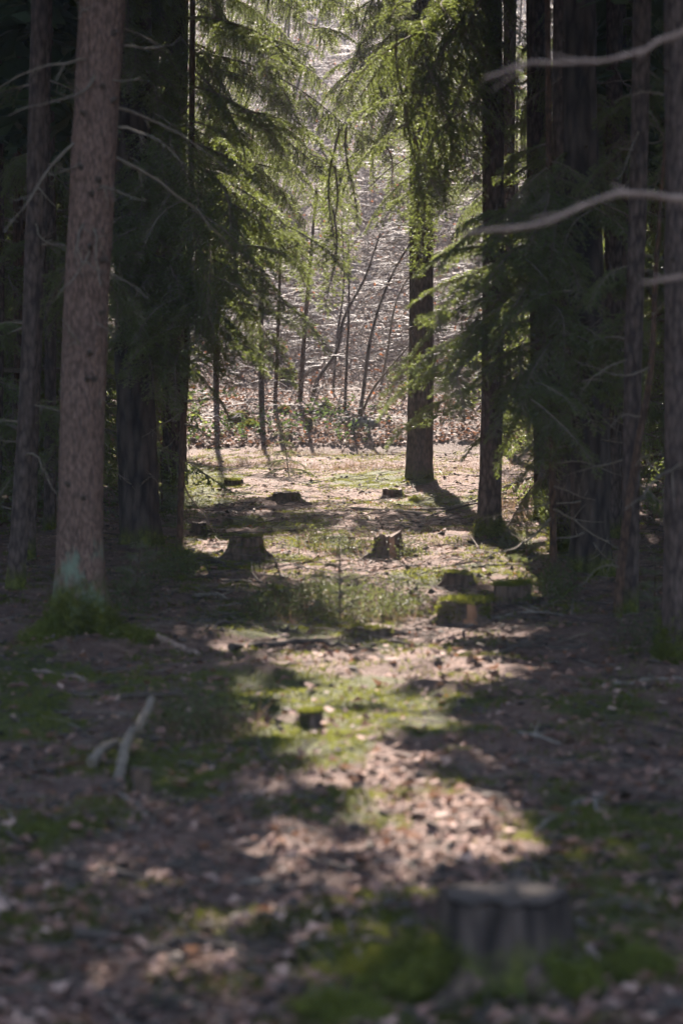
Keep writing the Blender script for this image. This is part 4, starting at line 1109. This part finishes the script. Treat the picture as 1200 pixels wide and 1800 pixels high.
stump('short dark stub in the grass left of the path', 548, 1254, 1274, 50, [(FR - .8, .6, 0, .8)], 3, .1, None, 14, .5, moss_top=.8)
stump('mossy stub on the bank under the saplings', 543, 738, 756, 14, [(FR, 3, 0, 1)], 3, 0, None, 15, .3, moss_top=.9)
stump('mossy old stump high on the bank behind the saplings', 505, 650, 682, 34, [(FR, 3, 0, 1)], 3, .1, None, 16, .3, moss_top=.7)
stump('dark stub on the bright leaves beside the lone trunk', 706, 684, 700, 12, [(FR, 3, 0, .6)], 3, .2, None, 17, .4)
# snapped stub beside the plated trunk
b = G(281, 842); m = b[1] / FPX; o = empty('broken_stub', b, 'snapped waist high stub with a pale slanted break beside the dark trunk', 'tree stump')
H = dpt(281, 775, b[1])[2] - b[2]
me, _ = trunk_mesh([np.zeros(3), np.array([0.01, 0, H])], 12 * m, 10 * m, 61, .3, 4, .06, 18, 'bark', zfine=H + .01); link('trunk', me, o)
mb = MB(); tube(mb, np.array([[.01, -.005, H - .02], [.03, -.01, H + .05], [.05, -.01, H + .10]]), [10.5 * m, 9 * m, 6 * m], 12, 0, .25, 4); link('broken_top', mb.mesh('broken_top', [M['red_wood']]), o)

# ------------------------------------------------------------------ moss mounds and mossy stones
def mound(label, cx, cy, w, h, depth=1.0, seed=0, name='moss_mound', cat='moss mound', mat='moss', fuzz=True, group=None):
    b = G(cx, cy); m = b[1] / FPX; a_, c_, e_ = w * m / 2, w * m / 2 * depth, h * m
    nu, nv = 28, 10; th = np.linspace(0, 2 * math.pi, nu, endpoint=False); ph = np.linspace(0, math.pi / 2, nv)
    T_, P_ = np.meshgrid(th, ph)
    k = 1 + .50 * noise3(np.cos(T_) * 2 * np.cos(P_), np.sin(T_) * 2 * np.cos(P_), np.sin(P_) * 2, seed) + .22 * noise3(np.cos(T_) * 5, np.sin(T_) * 5, P_ * 4, seed + 1)
    v = np.stack([a_ * np.cos(T_) * np.cos(P_) * k, c_ * np.sin(T_) * np.cos(P_) * k, e_ * .82 * (np.sin(P_) * k) - .02], -1).reshape(-1, 3)
    i = np.arange(nv - 1)[:, None] * nu; j = np.arange(nu)[None, :]; q = (j + 1) % nu
    mb = MB(); mb.add(v, np.stack([i + j, i + q, i + nu + q, i + nu + j], -1).reshape(-1, 4))
    mats = [M[mat], M['mossblade']]
    if fuzz:
        N = v / np.array([a_, c_, e_ + .02]); N /= np.linalg.norm(N, axis=1)[:, None] + 1e-9
        n = 7000; ii = RNG.integers(0, len(v), n); d = N[ii] * .7 + np.array([0, 0, .4]) + RNG.normal(size=(n, 3)) * .6; d /= np.linalg.norm(d, axis=1)[:, None]
        sz = np.clip(.055 * w * m, .014, .030)
        tris_at(mb, v[ii] + RNG.normal(size=(n, 3)) * np.array([a_, c_, e_]) * .14, d, sz * RNG.uniform(.6, 1.3, n), sz * .4, 1)
    o = link(name, mb.mesh(name, mats, True), None, b); return tag(o, label, cat, group)
mound('large green moss mound against the nearest stump', 705, 1745, 250, 95, .9, 1)
mound('wide moss skirt left of the large reddish trunk', 95, 1128, 95, 34, .9, 31)
mound('moss covered root hump right of the large reddish trunk', 222, 1128, 110, 26, .9, 32)
mound('moss cushion right of the nearest stump', 1000, 1760, 110, 70, .8, 2)
mound('moss hummock at the lower edge in front of the nearest stump', 610, 1800, 150, 60, .8, 3)
mound('round bright moss cushion beside the little stump by the lone trunk', 729, 884, 24, 9, 1, 4)
mound('moss hump at the foot of the thin young spruce', 325, 985, 46, 16, 1, 5)
mound('low moss hump beside the fallen stem on the left', 375, 1003, 60, 12, 1, 6)
mound('moss cushion in front of the worn low stump', 585, 1108, 60, 14, 1, 7)
mound('dark moss hump at the right edge beyond the nearest stump', 1120, 1730, 150, 60, .8, 8)
for k, (x, y, w, h, l) in enumerate([(640, 752, 46, 22, 'flat stone with a grey top under the forked sapling'), (683, 742, 16, 10, 'small mossy stone right of the forked sapling'), (500, 722, 18, 10, 'mossy stone below the reddish saplings'), (575, 716, 22, 10, 'mossy stone between the saplings on the bank'), (420, 735, 26, 12, 'mossy stone at the left end of the bank'), (440, 750, 40, 9, 'long mossy stone at the foot of the bank on the left')]):
    mound(l, x, y, w, h, .8, 20 + k, 'mossy_stone', 'stone', 'stone' if k == 0 else 'moss', k != 0, 'stones on the leafy bank')

# ------------------------------------------------------------------ fallen branches and roots
def stick(label, pts, w, mat='dead_wood', name='fallen_branch', cat='fallen branch', lift=0.01, stubs=2, seed=0, group='branches lying on the forest floor', w1=.45, raise_=None):
    P = []
    for k, q in enumerate(pts):
        g = G(q[0], q[1]); g[2] += lift + (q[2] if len(q) > 2 else 0); P.append(g)
    b = P[0].copy(); m = np.mean([p[1] for p in P]) / FPX
    p = smooth_path([q - b for q in P], 8 * len(pts)); n = len(p)
    rg = np.random.default_rng(seed + 900)
    p += np.c_[np.zeros(n), np.zeros(n), .25 * w * m * noise2(np.arange(n) * .5, np.zeros(n), seed)]
    mb = MB(); r = w * m / 2; tube(mb, p, np.linspace(r, r * w1, n), 8, 0, .18, seed)
    for q in range(stubs):
        i0 = rg.integers(n // 5, n - 1); d = np.array([rg.uniform(-1, 1), rg.uniform(-1, 1), rg.uniform(.0, .5)]); d /= np.linalg.norm(d)
        l = r * rg.uniform(4, 12); tube(mb, p[i0] + d * l * np.linspace(0, 1, 3)[:, None], [r * .45, r * .3, r * .15], 5, 0)
    o = link(name, mb.mesh(name, [M[mat]]), None, b); return tag(o, label, cat, group)
stick('pale bleached branch standing up, longer arm of the forked pair', [(208, 1385), (225, 1345, .04), (250, 1330, .14), (268, 1310, .17)], 20, 'dead_wood', stubs=0, seed=1, w1=.8)
stick('pale shorter branch lying left of the upright bleached one', [(160, 1368, .01), (192, 1350, .03), (222, 1338, .05)], 22, 'dead_wood', stubs=0, seed=2)
stick('dark log piece lying under the bleached branches', [(118, 1400), (165, 1394), (215, 1392)], 22, 'dark_wood', stubs=0, seed=3, w1=.8)
stick('dark branch running in from the left edge below the log', [(-30, 1405), (40, 1425), (105, 1460)], 15, 'dark_wood', seed=4)
stick('second dark branch at the left edge, lower down', [(-30, 1455), (20, 1480), (60, 1510)], 14, 'dark_wood', seed=5)
stick('short grey stick below the small blurred stump', [(175, 1405), (215, 1422), (262, 1445)], 10, 'dead_wood', seed=6)
stick('orange brown stick at the left edge of the lower path', [(-20, 1560), (30, 1592), (80, 1606)], 15, 'blur_wood', stubs=0, seed=7)
stick('dark curved root across the lower path', [(250, 1690), (320, 1668), (430, 1692), (500, 1672), (545, 1650)], 18, 'dark_wood', 'surface_root', 'root', 0.018, 0, 8)
stick('dark root ridge across the left of the lower path', [(130, 1655), (220, 1655), (300, 1690)], 24, 'dark_wood', 'surface_root', 'root', 0.013, 0, 9)
stick('root hump in the shade at the lower left', [(120, 1530), (220, 1545), (300, 1575)], 24, 'dark_wood', 'surface_root', 'root', 0.013, 0, 10)
stick('short pale stick in the middle of the lower path', [(415, 1560), (450, 1556), (490, 1558)], 10, 'pale_wood', stubs=0, seed=11)
stick('long dark root crossing the path below the blueberries', [(405, 1146), (470, 1138), (540, 1140), (612, 1146)], 13, 'dark_wood', 'surface_root', 'root', 0.023, 0, 12, w1=.6)
stick('dark fallen branch right of the path across the sunlit leaves', [(865, 1150), (930, 1142), (985, 1146), (1030, 1138)], 16, 'dark_wood', seed=13)
stick('root running on to the right below the worn low stump', [(690, 1142), (760, 1146), (830, 1148)], 8, 'dark_wood', 'surface_root', 'root', 0.021, 0, 14)
stick('light slim branch pointing right from the split red stump', [(822, 1102), (880, 1090), (930, 1082), (962, 1080)], 7, 'pale_wood', seed=15)
stick('greyish branch sloping down right of the light slim one', [(930, 1072), (980, 1086), (1025, 1100)], 9, 'dead_wood', seed=16)
stick('mossy slanting stem between the square stump and thick trunk', [(965, 1062), (1000, 1046), (1050, 1020, .05)], 8, 'moss', seed=17)
stick('pale crooked stick on the ground at the right edge', [(1060, 1212), (1110, 1202), (1165, 1196), (1200, 1190)], 10, 'pale_wood', seed=18)
stick('dark straight branch lying at the far right edge', [(1130, 1215), (1200, 1206), (1260, 1200)], 9, 'dark_wood', seed=19)
stick('thin pale twig on the brown leaves right of the path', [(905, 1298), (940, 1310), (985, 1318)], 7, 'pale_wood', seed=20, stubs=3)
stick('bleached broken twig beside the moss tuft at the right', [(1005, 1415), (1030, 1410), (1050, 1432)], 9, 'pale_wood', seed=21, stubs=3)
stick('grey stick lying in the moss at the right', [(940, 1470), (970, 1455), (990, 1448)], 9, 'dead_wood', seed=22)
stick('brown branch slanting down right beside the nearest stump', [(1030, 1690), (1090, 1730), (1140, 1775)], 20, 'blur_wood', seed=23, stubs=1)
stick('long thin dead stem lying across the clearing before the lone trunk', [(612, 893), (690, 898), (770, 897), (850, 886)], 5, 'dead_wood', seed=24, stubs=4)
stick('second thin dead stem crossing at an angle before the lone trunk', [(700, 908), (760, 900), (810, 890), (850, 876)], 4, 'pale_wood', seed=25, stubs=3)
stick('curled white stick on the ground in the clearing', [(648, 910), (655, 918), (668, 922)], 5, 'pale_wood', seed=26, stubs=0)
stick('white twig at the back of the clearing', [(536, 815), (538, 824), (542, 830)], 4, 'pale_wood', seed=27, stubs=0)
stick('white stick leaning behind the foot of the lone trunk', [(772, 826), (778, 836), (783, 845)], 4, 'pale_wood', seed=28, stubs=0)
stick('white bent twig left of the black stump', [(385, 905), (405, 900), (420, 908)], 5, 'pale_wood', seed=29, stubs=3)
stick('pale stick in front of the black stump', [(446, 900), (455, 894), (463, 890)], 4, 'pale_wood', seed=30, stubs=0)
stick('fallen mossy stem left of the path, upper one', [(335, 985), (400, 995), (470, 1004), (505, 1020)], 9, 'dark_wood', seed=31)
stick('dark fallen stem left of the path, lower one', [(350, 1018), (400, 1024), (470, 1028)], 9, 'dark_wood', seed=32)
stick('pale log end lying beside the large reddish trunk', [(275, 1134), (310, 1140), (350, 1152)], 15, 'blur_wood', seed=33, stubs=0)
stick('short brown stick on the left side of the path', [(340, 1050), (375, 1050), (412, 1052)], 10, 'dead_wood', seed=34, stubs=1)
stick('rough stick on the path edge under the blueberry patch', [(370, 1108), (400, 1106), (428, 1106)], 9, 'dark_wood', seed=35, stubs=0)
stick('dark horizontal branch in the moss left of the path', [(130, 1234), (200, 1236), (280, 1238), (425, 1232)], 12, 'dark_wood', seed=36, stubs=2)
stick('brown stick in the moss at the far left', [(60, 1180), (100, 1190), (150, 1204)], 13, 'blur_wood', seed=37, stubs=0)
stick('white twig end by the fallen stems', [(442, 1000), (444, 1008), (452, 1018)], 4, 'pale_wood', seed=38, stubs=0)
stick('thin dead stem along the ground behind the square stump', [(760, 905), (840, 895), (930, 885)], 4, 'dark_wood', seed=39, stubs=4)
stick('long dead log lying slanted on the bright bank leaves', [(400, 700), (440, 706), (500, 712)], 6, 'dark_wood', seed=42, stubs=3)
stick('grey rotten log lying on the bank right of the saplings', [(655, 715), (690, 722), (712, 726)], 6, 'dead_wood', seed=43, stubs=2)
stick('dark branch lying on the slope left of the lone trunk', [(640, 668), (680, 660), (712, 655)], 4, 'dark_wood', seed=44, stubs=4)
stick('mossy log lying along the foot of the bank', [(400, 744), (430, 742), (475, 748)], 8, 'moss', seed=40, stubs=0)
stick('dark log on the bank below the saplings', [(520, 730), (560, 727), (590, 726)], 5, 'dark_wood', seed=41, stubs=2)

# ------------------------------------------------------------------ seedlings
def seedling(label, cx, basey, topy, seed, lean=0.0, drop=0.0):
    b = G(cx, basey); H = dpt(cx, topy, b[1])[2] - b[2]; rg = np.random.default_rng(seed)
    o = empty('spruce_seedling', b, label, 'seedling', 'spruce seedlings on the forest floor')
    mb = MB(); tube(mb, np.array([[0, 0, -.03], [lean * .4 * H, 0, H * .5], [lean * H, 0, H]]), [.008, .006, .003], 6); link('trunk', mb.mesh('trunk', [M['bark_thin']]), o)
    z = .15 * H
    while z < H * .98:
        ln = (1 - z / H) * H * .55 + .05
        for q in range(5):
            az = rg.uniform(0, 6.28); c = np.array([lean * z, 0, z]) + b; l = ln * rg.uniform(.7, 1.1)
            bough(o, c, c + np.array([math.cos(az), math.sin(az), .25 - drop]) * l, ['seed', 'seedb'])
        z += .085 * max(1, H / .5)
    c = np.array([lean * H, 0, H * .8]) + b; bough(o, c, c + np.array([lean, 0, 1]) * .25 * H, ['seed'])
seedling('small grey green spruce seedling in the blueberry patch', 597, 1092, 970, 1)
seedling('spruce seedling in the shade right of the large reddish trunk', 238, 1050, 955, 2, .1)
seedling('low spruce seedling at the foot of the plated trunk', 275, 1010, 958, 3)
seedling('little spruce seedling among twigs behind the thin young spruce', 285, 905, 838, 4)
seedling('drooping spruce seedling at the back edge of the clearing', 508, 838, 745, 5, -.15, .6)
seedling('small spruce seedling beside the twin trunks at the right', 925, 1010, 930, 6)
seedling('dark spruce seedling near the right edge before the leaning dead stem', 1150, 1080, 980, 7)
